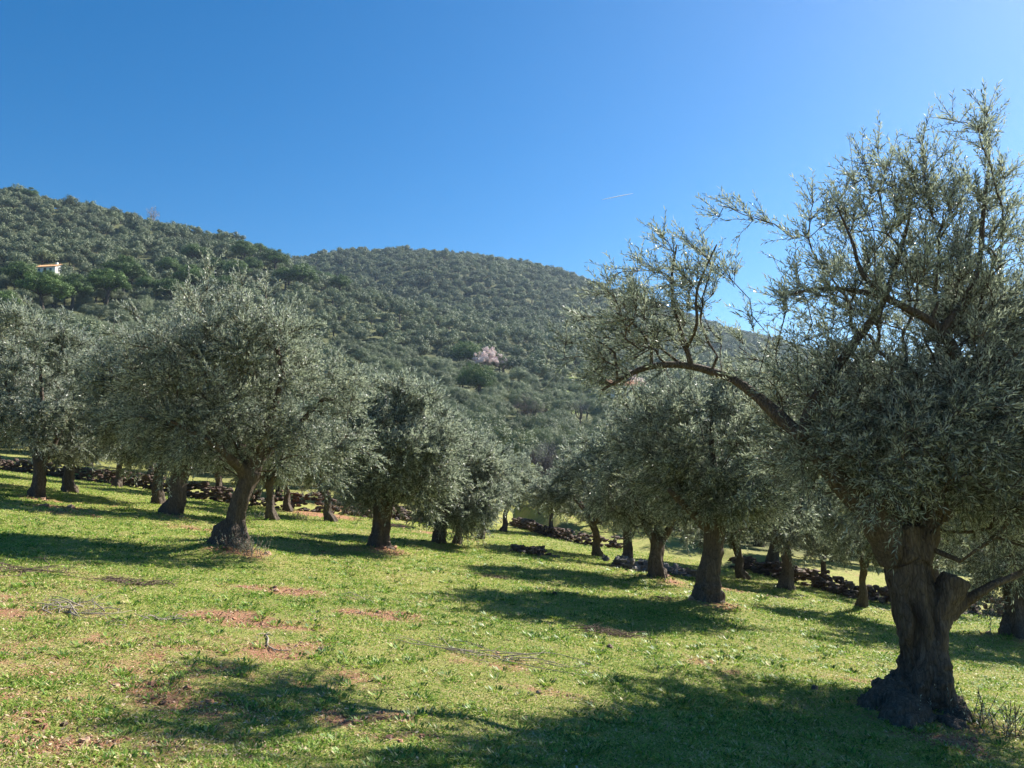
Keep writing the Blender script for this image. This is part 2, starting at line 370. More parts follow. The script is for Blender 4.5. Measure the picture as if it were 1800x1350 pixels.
def tube(g, P, R, sides=12, cap=True, rough=0.0, seed=0, lobes=None):
    """a lofted tube with an irregular section"""
    P = np.asarray(P, float); R = np.asarray(R, float); n = len(P)
    d = np.gradient(P, axis=0); a, b = frame(d)
    for i in range(1, n):                        # keep the frame from flipping
        if (a[i] * a[i - 1]).sum() < 0: a[i] *= -1; b[i] *= -1
    th = np.linspace(0, 2 * PI, sides, endpoint=False)
    rr = np.repeat(R[:, None], sides, 1)
    if lobes is not None:                        # (strength per ring, number, phase)
        st, k, ph = lobes; tw = np.linspace(0, 0.8, n)[:, None]
        rr = rr * (1 + np.asarray(st)[:, None] * np.cos(k * (th[None] + tw) + ph))
    V = P[:, None] + rr[..., None] * (np.cos(th)[None, :, None] * a[:, None] + np.sin(th)[None, :, None] * b[:, None])
    if rough:
        V2 = V.reshape(-1, 3); V = (V2 + (nrm(V - P[:, None]).reshape(-1, 3)) * (rough * rr.ravel() * vn(V2 * 7 + seed, seed + 1))[:, None]).reshape(V.shape)
    idx = np.arange(n * sides).reshape(n, sides); nx = np.roll(idx, -1, 1)
    f = np.stack([idx[:-1], nx[:-1], nx[1:], idx[1:]], -1).reshape(-1, 4)
    V = V.reshape(-1, 3)
    if cap:
        V = np.vstack([V, P[-1], P[0]]); k = n * sides
        f3 = np.concatenate([np.stack([idx[-1], nx[-1], np.full(sides, k)], 1), np.stack([nx[0], idx[0], np.full(sides, k + 1)], 1)])
    else: f3 = None
    g.add(V, f, f3)

def edge_tubes(g, P, par, R, sides):
    """frusta for a node graph: node i joins its parent par[i]"""
    i = np.where(par >= 0)[0]
    if not len(i): return
    p = par[i]; d = np.zeros_like(P); d[i] = P[i] - P[p]; root = par < 0; d[root] = [0, 0, 1]
    dp = np.where((np.linalg.norm(d[p], axis=1) > 0)[:, None], d[p], d[i])
    cosang = (nrm(d[p]) * nrm(d[i])).sum(1)
    dp = np.where((cosang > 0.3)[:, None], dp, d[i])
    a0, b0 = frame(dp); a1, b1 = frame(d[i])
    fl = (a0 * a1).sum(1) < 0; a0[fl] *= -1; b0[fl] *= -1
    th = np.linspace(0, 2 * PI, sides, endpoint=False); r0 = np.minimum(R[p], R[i] * 1.35); r1 = R[i]
    c, s_ = np.cos(th)[None, :, None], np.sin(th)[None, :, None]
    A = P[p][:, None] + r0[:, None, None] * (c * a0[:, None] + s_ * b0[:, None])
    B = P[i][:, None] + r1[:, None, None] * (c * a1[:, None] + s_ * b1[:, None])
    m = len(i); V = np.concatenate([A, B], 1).reshape(-1, 3); base = (np.arange(m) * 2 * sides)[:, None]; k = np.arange(sides)[None]; kn = (k + 1) % sides
    f = np.stack([base + k, base + kn, base + sides + kn, base + sides + k], -1).reshape(-1, 4)
    g.add(V, f)

def mst(seeds, seed_par, att, bf=0.45):
    ns = len(seeds); P = np.vstack([seeds, att]); par = np.full(len(P), -1); par[:ns] = seed_par
    plen = np.zeros(len(P))
    for i in range(ns):
        if par[i] >= 0: plen[i] = plen[par[i]] + np.linalg.norm(P[i] - P[par[i]])
    rem = np.ones(len(P), bool); rem[:ns] = False
    best = np.full(len(P), 1e9); bp = np.zeros(len(P), int)
    for i in range(ns):
        dd = np.linalg.norm(P - P[i], axis=1) + bf * plen[i]; up = dd < best; best[up] = dd[up]; bp[up] = i
    while rem.any():
        k = np.argmin(np.where(rem, best, 1e9)); par[k] = bp[k]; plen[k] = plen[par[k]] + np.linalg.norm(P[k] - P[par[k]]); rem[k] = False
        dd = np.linalg.norm(P - P[k], axis=1) + bf * plen[k]; up = rem & (dd < best); best[up] = dd[up]; bp[up] = k
    return P, par

def subdivide(P, par, rng, amp=0.10):
    """put a wandering midpoint on every edge of the attractor graph"""
    i = np.where(par >= 0)[0]; p = par[i]; L = np.linalg.norm(P[i] - P[p], axis=1)
    mid = (P[i] + P[p]) / 2 + rng.normal(size=(len(i), 3)) * (amp * L)[:, None] + np.array([0, 0, 1.0]) * (0.06 * L)[:, None]
    n = len(P); P2 = np.vstack([P, mid]); par2 = np.full(len(P2), -1); par2[i] = n + np.arange(len(i)); par2[n:] = p
    return P2, par2

def pipe_radii(P, par, tip=0.004, e=0.42):
    n = len(P); depth = np.zeros(n, int); kids = np.zeros(n, int)
    for k in par[par >= 0]: kids[k] += 1
    cnt = (kids == 0).astype(float); order = []
    # topological: peel off leaves
    k2 = kids.copy(); stack = [i for i in range(n) if k2[i] == 0]
    while stack:
        i = stack.pop(); q = par[i]
        if q >= 0:
            cnt[q] += cnt[i]; k2[q] -= 1
            if k2[q] == 0: stack.append(q)
    return tip * cnt ** e

def leaves_on_twigs(P0, D, L, m, ll, lw, rng, droop=0.15, spread=0.75, start=0.1):
    """twigs P0 + D*L, m leaves each. returns twig curve points and leaf quads"""
    T = len(P0); t = np.linspace(start, 1.0, m)[None, :].repeat(T, 0) + rng.uniform(-0.02, 0.02, (T, m))
    pos = P0[:, None] + D[:, None] * (L[:, None] * t)[..., None]; pos[..., 2] -= droop * L[:, None] * t ** 2
    a, b = frame(D); ph = rng.uniform(0, 2 * PI, (T, 1)) + (np.arange(m) // 2)[None] * 1.7 + (np.arange(m) % 2)[None] * PI + rng.normal(0, 0.35, (T, m))
    side = np.cos(ph)[..., None] * a[:, None] + np.sin(ph)[..., None] * b[:, None]
    sp = spread * (1.15 - 0.55 * t) * rng.uniform(0.7, 1.3, (T, m))
    ld = nrm(D[:, None] * 0.8 + side * sp[..., None] + rng.normal(0, 0.12, (T, m, 3)))
    l = ll * rng.uniform(0.65, 1.2, (T, m)); w = lw * rng.uniform(0.75, 1.15, (T, m))
    wd = nrm(np.cross(ld, nrm(D[:, None] + 0.4 * side + rng.normal(0, 0.35, (T, m, 3)))))
    wd = nrm(np.cross(np.cross(ld, wd), ld))
    up = np.cross(wd, ld); flip = up[..., 2] < 0                       # upper face of most leaves looks up
    wd = np.where((flip & (rng.random((T, m)) < 0.8))[..., None], -wd, wd)
    ld = ld.reshape(-1, 3); wd = wd.reshape(-1, 3); pos = pos.reshape(-1, 3); l = l.ravel()[:, None]; w = w.ravel()[:, None]
    nn = np.cross(wd, ld)
    V = np.stack([pos, pos + ld * l * 0.45 + wd * w * 0.5 + nn * l * 0.04, pos + ld * l - nn * l * 0.05, pos + ld * l * 0.45 - wd * w * 0.5 + nn * l * 0.04], 1).reshape(-1, 3)
    rnd = np.clip(rng.normal(0.45, 0.2, (T, 1)) + rng.normal(0, 0.18, (T, m)), 0, 1).ravel().repeat(4)
    return V, rnd

def lumpy_points(ells, n, rng, shell=0.55, lump=0.28, fr=1.1, seed=0):
    """points in a union of ellipsoids (cx,cy,cz,rx,ry,rz[,weight]) with a lumpy surface"""
    ells = np.array([list(e) + [1.0] * (7 - len(e)) for e in ells], float)
    vol = ells[:, 3] * ells[:, 4] * ells[:, 5] * ells[:, 6]; k = rng.choice(len(ells), n, p=vol / vol.sum())
    d = nrm(rng.normal(size=(n, 3))); r = rng.random(n) ** (1 / 3.0 * (1 - shell))
    c = ells[k, :3]; P = c + d * ells[k, 3:6] * (r * (1 + lump * vn((c + d * ells[k, 3:6]) * fr, seed)))[:, None]
    return P

def flower_root_flare(r0, H, n):
    z = np.linspace(0, 1, n); return r0 * (1 + 0.9 * np.exp(-z * H / 0.22))

def voxel_mesh(g, voxel, name):
    V, f4, f3 = g.arrays(); me = np_mesh(name + "_raw", V, f4, f3)
    o = obj("tmp", me); md = o.modifiers.new("r", 'REMESH'); md.mode = 'VOXEL'; md.voxel_size = voxel; md.use_smooth_shade = True
    s = o.modifiers.new("s", 'SMOOTH'); s.factor = 0.5; s.iterations = 2
    dg = bpy.context.evaluated_depsgraph_get(); dg.update(); ev = o.evaluated_get(dg); out = bpy.data.meshes.new_from_object(ev)
    bpy.data.objects.remove(o); bpy.data.meshes.remove(me)
    return out

def gnarl(me, amp, seed=0, hz=1.0, cl=None, groove=None):
    """bark relief: deep vertical furrows, knots"""
    n = len(me.vertices); co = np.empty(n * 3, np.float32); me.vertices.foreach_get("co", co); co = co.reshape(-1, 3).astype(float)
    no = np.empty(n * 3, np.float32); me.vertices.foreach_get("normal", no); no = no.reshape(-1, 3)
    q = co * np.array([6, 6, 1.3]) + 0.6 * np.stack([vn(co * 3, seed + 9), vn(co * 3 + 5, seed + 8), np.zeros(n)], 1)
    rid = 1 - 2 * np.abs(vn(q, seed)); q2 = co * np.array([17, 17, 4.0]); rid2 = 1 - 2 * np.abs(vn(q2, seed + 2))
    kn = np.maximum(0, vn(co * 4.2, seed + 3) - 0.35) * 2.2; low = np.exp(-np.maximum(co[:, 2], 0) / 0.35)
    fine = vn(co * 22, seed + 4)
    d = amp * (rid * 1.0 + rid2 * 0.35 + kn * 1.1 + low * 1.6 * vn(co * 7, seed + 5) + 0.22 * fine + 1.1 * low * fine + 0.5 * low * vn(co * 45, seed + 6))
    if cl is not None:
        C, CR = cl; rn_ = np.empty(n)
        for a in range(0, n, 4000):
            q_ = co[a:a + 4000]; dd_ = ((q_[:, None] - C[None]) ** 2).sum(-1) - CR[None] ** 2; rn_[a:a + 4000] = CR[np.argmin(dd_, 1)]
        hz = np.clip(rn_ / 0.19, 0.03, 1.0)
    if groove:
        for gx, gy, z0, z1, wd, dp in groove:
            t_ = (co[:, 0] - gx - 0.03 * vn(co * [0, 0, 4.0], 77)) / (wd * (1 + .3 * vn(co * [0, 0, 6.0], 78))); msk = np.exp(-t_ * t_) * sm(z0, z0 + .2, co[:, 2]) * (1 - sm(z1 - .35, z1, co[:, 2])) * (no[:, 1] < 0.1)
            co[:, 1] += dp * msk
    co = co + no * (d * hz)[:, None]; me.vertices.foreach_set("co", co.astype(np.float32).ravel()); me.update()

# ------------------------------------------------------------------ an olive tree built on its own crown, limbs and trunk
def olive(base, trunk, limbs, ells, n_att, twigs, m, ll, lw, label, seed, group='olive trees of the near grove', voxel=None, tl=(0.22, 0.5),
          bf=0.45, sparse=None, groove=None, gn=0.02, name='olive_tree', lump=0.3, up=0.25, extra=None, leafm='olive_leaf', cat='olive tree', clus=0.24, shell=0.5):
    """trunk: [(x,y,z,r)...] local; limbs: list of such; ells: crown ellipsoids local"""
    rng = np.random.default_rng(seed); base = np.asarray(base, float)
    root = empty(name, base); tag(root, label, cat, group)
    g = Geo(); thick = Geo() if voxel else g
    clP = []; clR = []; chains = [trunk] + list(limbs); seeds = []; spar = []; srad = []
    for ci, ch in enumerate(chains):
        ch = np.asarray(ch, float); P, R = resample(ch[:, :3], ch[:, 3], 0.10)
        wob = 0.25 * R[:, None] * np.stack([vn(P * 2.2 + 3 * ci, seed), vn(P * 2.2 + 7, seed + 1), 0 * R], 1)
        if ci: wob *= np.linspace(0, 1, len(P))[:, None]
        P = P + wob
        big = R.max() > 0.045
        if ci == 0:
            fl = 0.22 * np.exp(-np.maximum(P[:, 2], 0) / 0.5) + 0.07
            tube(thick, P, R, 28, True, 0.12, seed, (fl, 5, rng.uniform(0, 6)))
        elif big and voxel:
            kq = int((R > 0.04).sum()); kq = max(2, kq); tube(thick, P[:kq], R[:kq], 12, True, 0.10, seed + ci, (np.full(kq, 0.07), 3, 1.0))
            if kq < len(P) - 1: tube(g, P[max(0, kq - 2):], R[max(0, kq - 2):], 8, True, 0.10, seed + ci)
        else: tube(g, P, R, 6, True, 0.10, seed + ci)
        clP.append(P); clR.append(R)
        lo = 0
        for i in range(len(P)):
            if ci == 0 and P[i, 2] < ch[-1, 2] * 0.72: continue
            q = len(seeds) - 1 if lo else -1
            if lo == 0 and seeds and ci:
                q = int(np.argmin(np.linalg.norm(np.array(seeds) - P[i], axis=1)))
            seeds.append(P[i]); spar.append(q); srad.append(R[i]); lo = 1
    if extra: extra(thick, g)
    seeds = np.array(seeds)
    nc_ = max(12, n_att // 9); cen = lumpy_points(ells, nc_, rng, shell, lump, 1.1, seed); n1_ = int(n_att * 0.7)
    att = np.vstack([cen[rng.integers(0, nc_, n1_)] + rng.normal(0, clus, (n1_, 3)) * [1, 1, .8], lumpy_points(ells, n_att - n1_, rng, shell, lump + .1, 1.1, seed)])
    if sparse is not None: att = att[sparse(att, rng)]
    sr_ = np.array(srad); sd_ = np.where(sr_ < 0.032)[0]
    if len(sd_): kk_ = sd_[rng.random(len(sd_)) < .8]; att = np.vstack([att, seeds[kk_] + rng.normal(0, .13, (len(kk_), 3))])
    P, par = mst(seeds, np.array(spar), att, bf); ns = len(seeds); P2, par2 = subdivide(P, par, rng)
    rad = pipe_radii(P2, par2, 0.0045); isseed = np.zeros(len(P2), bool); isseed[:ns] = True; isseed[len(P):] = False
    mids = np.arange(len(P), len(P2)); kid = np.where(par >= 0)[0]; seededge = kid < ns
    drop = np.zeros(len(P2), bool); drop[mids[seededge]] = True
    R2 = rad.copy(); R2[:ns] = np.minimum(np.array(srad) * 0.95, np.maximum(rad[:ns], 0.01) * 3)
    pp = par2.copy(); pp[:ns] = -1; pp[mids[seededge]] = -1
    bigE = R2 > 0.02
    for msk, sd in ((bigE, 7), (~bigE, 4)):
        q = pp.copy(); q[~msk] = -1; edge_tubes(g, P2, q, R2, sd)
    if voxel:
        me = voxel_mesh(thick, voxel, name + "_trunk"); gnarl(me, gn, seed, 1.0, (np.vstack(clP), np.concatenate(clR)), groove); me.materials.append(M['bark'])
        tv, t4, t3 = grab(me); V, f4, f3 = g.arrays(); o_ = len(tv); bpy.data.meshes.remove(me)
        me = np_mesh(name + "_trunk", np.vstack([tv, V]), np.vstack([t4, f4 + o_]), np.vstack([t3, f3 + o_]) if f3 is not None else t3, (M['bark'],), smooth=True)
        tr = obj("trunk", me, root)
    else:
        V, f4, f3 = g.arrays(); me = np_mesh(name + "_trunk", V, f4, f3, (M['bark'],), smooth=True); gnarl(me, gn * 0.5, seed, 0.6 * sm(0.03, 0.1, 1.0)); tr = obj("trunk", me, root)
    # leafy twigs on every crown node
    nodes = P[ns:]; pn = par[ns:]; c0 = np.average(np.array([e[:3] for e in ells]), axis=0, weights=[e[3] * e[4] * e[5] for e in ells])
    dd = nrm(nodes - P[pn]); k = twigs; T = len(nodes) * k
    nd = nodes.repeat(k, 0); od = nrm(nd - c0); D = nrm(0.55 * dd.repeat(k, 0) + 0.55 * od + rng.normal(0, 0.62, (T, 3)) + np.array([0, 0, up]))
    Lt = rng.uniform(tl[0], tl[1], T); long_ = rng.random(T) < 0.05; hi_ = (nd[:, 2] > c0[2] + 0.3) & long_
    Lt[hi_] *= 1.4; D[hi_] = nrm(D[hi_] + np.array([0, 0, 1.1])); low_ = (nd[:, 2] < c0[2] - 0.4) & (rng.random(T) < .15); D[low_] = nrm(D[low_] + np.array([0, 0, -0.8]))
    pass; back = rng.uniform(0, 0.5, T)[:, None]; P0 = nd * (1 - back) + P[pn].repeat(k, 0) * back
    P0 = nd + (P[pn].repeat(k, 0) - nd) * back * 0.6
    Vl, rnd = leaves_on_twigs(P0, D, Lt, m, ll, lw, rng)
    nq = len(Vl) // 4; f = np.arange(nq * 4).reshape(-1, 4)
    tg = Geo(); end = P0 + D * Lt[:, None]; end[:, 2] -= 0.15 * Lt; midp = P0 + D * (Lt * 0.5)[:, None]; midp[:, 2] -= 0.0375 * Lt
    PT = np.vstack([P0, midp, end]); pt = np.concatenate([np.full(T, -1), np.arange(T), np.arange(T) + T]); rt = np.concatenate([np.full(T, 0.0034), np.full(T, 0.0026), np.full(T, 0.0016)]) * (ll / 0.06)
    edge_tubes(tg, PT, pt, rt, 3); Vt, ft, _ = tg.arrays()
    V = np.vstack([Vl, Vt]); F4 = np.vstack([f, ft + len(Vl)]); mi = np.concatenate([np.zeros(len(f)), np.ones(len(ft))])
    cm = np_mesh(name + "_crown", V, F4, None, (M[leafm], M['bark']), {'rnd': np.concatenate([rnd, np.full(len(Vt), 0.5)])}, False, mi)
    obj("crown", cm, root)
    return root

# clump trees: far olives, pines, almonds (local, base at the origin)
def clump_crown(name, ells, nblob, per, rb, q, mat, rng, flat=0.75, aspect=0.6, bias=0.9):
    ells_a = np.array([list(e)[:6] for e in ells]); vol = ells_a[:, 3:6].prod(1)
    k = rng.choice(len(ells), nblob, p=vol / vol.sum()); d = nrm(rng.normal(size=(nblob, 3))); d[:, 2] = np.abs(d[:, 2]) * 0.9 - 0.25 * rng.random(nblob); d = nrm(d)
    C = ells_a[k, :3] + d * ells_a[k, 3:6] * rng.uniform(0.55, 1.0, (nblob, 1)); rbl = rb * rng.uniform(0.65, 1.3, nblob)
    e = nrm(rng.normal(size=(nblob, per, 3))); rr = rng.random((nblob, per, 1)) ** 0.4
    Pp = C[:, None] + e * rbl[:, None, None] * rr * np.array([1, 1, flat]); Pp += rng.normal(0, 0.06 * rb, Pp.shape)
    nn = nrm(e * bias + nrm(Pp - ells_a[k, :3][:, None]) * 0.5 + rng.normal(0, 0.55, e.shape)).reshape(-1, 3); Pp = Pp.reshape(-1, 3)
    a, b = frame(nn); ph = rng.uniform(0, 2 * PI, len(nn))[:, None]; A = a * np.cos(ph) + b * np.sin(ph); B = np.cross(nn, A)
    s = q * rng.uniform(0.6, 1.3, (len(nn), 1))
    V = np.stack([Pp - A * s, Pp + B * s * aspect, Pp + A * s, Pp - B * s * aspect], 1).reshape(-1, 3)
    rnd = np.clip(rng.normal(0.5, 0.2, nblob).repeat(per) + rng.normal(0, 0.2, len(nn)), 0, 1).repeat(4)
    return np_mesh(name, V, np.arange(len(V)).reshape(-1, 4), None, (mat,), {'rnd': rnd})

def simple_trunk(name, h, r, rng, forks, ells, mat, lean=0.15):
    g = Geo(); top = np.array([rng.uniform(-lean, lean), rng.uniform(-lean, lean), h])
    P, R = resample([[0, 0, -0.4], [0, 0, 0], top * 0.5 + [0.05, 0.03, 0], top], [r * 1.6, r * 1.35, r, r * 0.85], 0.3); tube(g, P, R, 8, True, 0.15, 3)
    for i in range(forks):
        e = ells[i % len(ells)]; tgt = np.array(e[:3]) + nrm(rng.normal(size=3)) * np.array(e[3:6]) * 0.7
        mid = (top + tgt) / 2 + [0, 0, 0.15]; P, R = resample([top * 0.92, mid, tgt], [r * 0.55, r * 0.35, r * 0.08], 0.4); tube(g, P, R, 5, False)
    V, f4, f3 = g.arrays(); return np_mesh(name, V, f4, f3, (mat,), smooth=True)

# ================================================================== THE NEAR GROVE: positions first (mounds change the ground)
GROVE_PX = {  # name: (u, v) of the foot in the photograph
 'A0': (-22, 838), 'A1': (62, 880), 'A2': (125, 865), 'A3': (205, 855), 'A4': (275, 886), 'A5': (302, 912), 'A6': (402, 978), 'A8': (385, 878),
 'A7': (478, 920), 'A9': (507, 899), 'A10': (580, 916), 'A11': (668, 970), 'A12': (770, 960), 'A13': (803, 957), 'A14': (845, 948), 'A15': (885, 935),
 'A16': (826, 922), 'M1': (968, 943), 'M2': (1052, 978), 'M3': (1100, 998), 'M4': (1150, 1022), 'M5': (1245, 1068), 'R1': (1303, 1018), 'R2': (1384, 1042),
 'R3': (1446, 1031), 'R4': (1515, 1076), 'R5': (1612, 1262), 'R6': (1790, 1130), 'R8': (1650, 1062)}
POS = {k: gp(u, v, 2, 120) for k, (u, v) in GROVE_PX.items()}
for k, (mh, mr) in {'A1': (.12, .8), 'A5': (.14, .9), 'A6': (.22, 1.0), 'A11': (.15, .8), 'A12': (.1, .7), 'M3': (.1, .7), 'M4': (.12, .7), 'M5': (.16, .8), 'R5': (.14, .8), 'R6': (.15, .8), 'A7': (.1, .7), 'R2': (.12, .7), 'R4': (.12, .6)}.items():
    MOUNDS.append((POS[k][0], POS[k][1], mh, mr))
for k in POS: POS[k][2] = ground_at(POS[k][0], POS[k][1]) - 0.02

# soil patches (photo pixels -> ground), with radii in metres
soil_px = [(440, 1095, .55, .9), (505, 1040, .7, .8), (430, 1030, .5, .6), (665, 1085, .5, .8), (320, 1225, .5, .7), (600, 1190, .35, .5), (30, 1085, .6, .6), (90, 1300, .35, .6), (60, 1250, .4, .5),
           (500, 1145, .35, .5), (640, 1255, .3, .6), (1240, 1165, .4, .5), (880, 1165, .5, .4), (1300, 1190, .4, .4), (1690, 1310, .45, .8), (1770, 1290, .3, .6), (330, 925, .9, .6), (560, 905, 1.6, .9), (620, 902, 1.6, .9), (700, 925, 1.0, .9),
           (780, 940, 1.2, .8), (130, 905, .7, .6), (215, 893, .5, .5), (560, 970, .5, .5), (1420, 1050, .7, .9), (1330, 1045, .7, .8), (1460, 1052, .7, .9), (1500, 1058, .6, .8), (1500, 1200, .4, .3), (980, 1225, .3, .5), (250, 1330, .3, .4), (740, 1300, .3, .5), (200, 1145, .4, .35), (150, 1040, .6, .35), (1040, 985, .7, .8), (1690, 1090, .6, .6), (100, 893, .8, .7)]
SOIL = [(plane_hit(u, v)[0], plane_hit(u, v)[1], r, s) for u, v, r, s in soil_px]
for k in ('A6', 'R5', 'A11', 'M5', 'A5', 'A1', 'R6', 'M4'): SOIL.append((POS[k][0] + 0.2, POS[k][1] - 0.3, 0.6, 0.6))
lush_px = [(873, 767), (997, 720), (897, 813), (1000, 667), (1010, 690), (905, 790), (930, 940), (1120, 975), (955, 905), (1180, 985), (1400, 1015), (1200, 700), (820, 775)]
LUSH = [gp(u, v, 15) for u, v in lush_px]

def soil_at(x, y):
    s = np.zeros_like(x); x0_, y0_ = x, y; x = x + 0.28 * vn2(x0_, y0_, 1.6, 24) + 0.12 * vn2(x0_, y0_, 5, 25); y = y + 0.28 * vn2(x0_, y0_, 1.6, 26) + 0.12 * vn2(x0_, y0_, 5, 27)
    for sx, sy, r, st in SOIL: s = np.maximum(s, st * np.exp(-(((x - sx) / r) ** 2 + ((y - sy) / (r * 0.8)) ** 2)))
    lipy = np.interp(x, LIP[:, 0], LIP[:, 1]); s = np.maximum(s, 0.75 * np.exp(-((y - lipy) / 0.5) ** 2) * sm(-6, -3, x) * (0.6 + 0.5 * vn2(x, y, 0.5, 21)))
    # trampled, drier towards the lower left of the field
    s = np.maximum(s, 0.50 * sm(0.5, -4, x) * sm(12, 5, y) * (0.6 + 0.6 * vn2(x, y, 0.8, 22)))
    return s + 0.18 * vn2(x, y, 0.45, 23) + 0.16 * vn2(x, y, 1.3, 28) + 0.10

def build_ground():
    fa = np.radians(np.arange(-52, 52.01, 0.28)); ba = np.radians(np.arange(54, 307, 2.5)); ang = np.concatenate([fa, ba]); na = len(ang)
    R = np.concatenate([np.geomspace(0.35, 650, 560), np.geomspace(680, 2500, 20)]); nr = len(R)
    X = (R[:, None] * np.sin(ang)[None]).ravel(); Y = (R[:, None] * np.cos(ang)[None]).ravel(); Z = height(X, Y)
    global ZMIN, ZMAX; ZMIN, ZMAX = float(Z.min()), float(Z.max()); print('terrain', ZMIN, ZMAX)
    V = np.stack([X, Y, Z], 1); idx = np.arange(nr * na).reshape(nr, na); nx = np.roll(idx, -1, 1)
    f = np.stack([idx[:-1], idx[1:], nx[1:], nx[:-1]], -1).reshape(-1, 4)
    V = np.vstack([V, [0, 0, ground_at(0, 0)]]); c = len(V) - 1; f3 = np.stack([nx[0], np.full(na, c), idx[0]], 1)
    x, y = V[:, 0], V[:, 1]; edge = np.interp(x, WALL[:, 0], WALL[:, 1])
    hill = sm(edge + 6, edge + 22, y); hill = np.maximum(hill, sm(50, 80, np.abs(x)))
    lush = np.zeros(len(x))
    for p in LUSH:
        rr = 4.0 if p[1] > 60 else 3.0
        lush = np.maximum(lush, np.exp(-((x - p[0]) ** 2 + ((y - p[1]) / 1.3) ** 2) / rr ** 2))
    me = np_mesh("ground", V, f, f3[:, ::-1], (M['ground'],), {'soil': soil_at(x, y), 'hill': hill, 'lush': lush * 0.8}, True)
    o = obj("ground", me); tag(o, kind='structure'); o["label"] = "grassy sloping field and wooded hills"; return o
build_ground()

# ------------------------------------------------------------------ grass blades over the near field
def build_grass():
    rng = np.random.default_rng(11); n = 1050000
    u = rng.uniform(-0.78, 0.78, n); q = rng.random(n); y = 2.3 * (48 / 2.3) ** (q ** 0.85); x = u * y
    edge = np.interp(x, WALL[:, 0], WALL[:, 1]); s = soil_at(x, y) + 0.30 * vn2(x, y, 2.3, 31) + 0.40 * vn2(x, y, 7.0, 32)
    keep = (rng.random(n) > sm(0.12, 0.85, s) * 0.88) & (y < edge - 0.3)
    x, y, s = x[keep], y[keep], s[keep]; z = height(x, y) - 0.004; n = len(x)
    tuft = sm(-0.1, 0.5, vn2(x, y, 3.1, 33) + 0.5 * vn2(x, y, 11, 34)); lod = (y / 4.0) ** 0.55
    hgt = (0.020 + 0.018 * tuft) * rng.uniform(0.6, 1.5, n) * np.maximum(1, lod * 0.8); w = rng.uniform(0.0035, 0.0075, n) * np.maximum(0.9, lod * 1.25)
    clover = rng.random(n) < 0.4; w[clover] *= 1.4; hgt[clover] *= 0.7
    ph = rng.uniform(0, 2 * PI, n); A = np.stack([np.cos(ph), np.sin(ph), np.zeros(n)], 1); ph2 = rng.uniform(0, 2 * PI, n); tilt = rng.uniform(0.2, 1.3, n) + clover * 0.5
    Dn = nrm(np.stack([np.cos(ph2) * tilt, np.sin(ph2) * tilt, np.ones(n)], 1)); P = np.stack([x, y, z], 1)
    mid = P + Dn * (hgt * 0.55)[:, None]; tip = P + Dn * hgt[:, None] + np.stack([np.cos(ph2), np.sin(ph2), -0.5 * np.ones(n)], 1) * (hgt * 0.35)[:, None]
    V = np.stack([P - A * (w * 0.35)[:, None], mid + A * (w * 0.6)[:, None], tip, mid - A * (w * 0.6)[:, None]], 1).reshape(-1, 3)
    wd_ = rng.random(n) < 0.05; P0_ = P.copy(); nw = 1500; wx = rng.uniform(-.75, .75, nw); wy = 2.5 * (24 / 2.5) ** rng.random(nw); wx = wx * wy; wi = rng.integers(0, nw, n)
    rr_ = rng.random(n) ** .6 * 0.07 * np.maximum(1, wy[wi] / 9); P[wd_, 0] = (wx[wi] + rr_ * np.cos(ph))[wd_]; P[wd_, 1] = (wy[wi] + rr_ * np.sin(ph))[wd_]; P[wd_, 2] = height(P[wd_, 0], P[wd_, 1])
    ow = np.stack([np.cos(ph), np.sin(ph), .8 + 0 * ph], 1); lw_ = np.maximum(.8, (wy[wi] / 5) ** .55); w = np.where(wd_, w / np.maximum(0.9, lod * 1.25) * lw_, w); Lw = (rng.uniform(.02, .045, n) * lw_)[:, None]; Vq = V.reshape(-1, 4, 3); AA = np.stack([-np.sin(ph), np.cos(ph), 0 * ph], 1) * (w * 0.95)[:, None]
    Vq[wd_] = np.stack([P - AA * .2, P + ow * Lw * .6 + AA, P + ow * Lw, P + ow * Lw * .6 - AA], 1)[wd_]; V = Vq.reshape(-1, 3)
    dry = sm(-0.15, 0.5, s + 0.35 * vn2(x, y, 0.6, 35))
    rnd = np.clip(rng.normal(0.40, 0.24, n) + 0.30 * dry + 0.12 * vn2(x, y, 1.7, 36) - 0.10 * tuft + (rng.random(n) < 0.10 + 0.1 * dry) * 0.5 - wd_ * 0.28, 0, 1).repeat(4)
    o = obj("grass", np_mesh("grass", V, np.arange(4 * n).reshape(-1, 4), None, (M['grass'],), {'rnd': rnd}))
    tag(o, "short green turf of grass and clover over the field", "grass", kind='stuff')
build_grass()

def build_litter():
    rng = np.random.default_rng(12); n = 90000; u = rng.uniform(-.76, .76, n); y = 2.4 * (22 / 2.4) ** rng.random(n); x = u * y; s = soil_at(x, y) + .25 * vn2(x, y, 3.0, 41)
    k = rng.random(n) < .10 + .9 * sm(.1, .6, s); x, y = x[k], y[k]; n = len(x); P = np.stack([x, y, height(x, y) + rng.uniform(.002, .022, n)], 1)
    nn = nrm(np.stack([rng.normal(0, .5, n), rng.normal(0, .5, n), np.ones(n)], 1)); a, b = frame(nn); ph = rng.uniform(0, 6.28, n)[:, None]; A = a * np.cos(ph) + b * np.sin(ph); B = np.cross(nn, A)
    L = rng.uniform(.006, .018, (n, 1)) * np.maximum(1, y / 7)[:, None]; W = L * rng.uniform(.15, .5, (n, 1)); V = np.stack([P - A * L, P + B * W, P + A * L, P - B * W], 1).reshape(-1, 3)
    o = obj("leaf_litter", np_mesh("leaf_litter", V, np.arange(4 * n).reshape(-1, 4), None, (M['litter'],), {'rnd': rng.random(n).repeat(4)})); tag(o, "dry fallen leaves and bark crumbs between the grass", "leaf litter", kind='stuff')
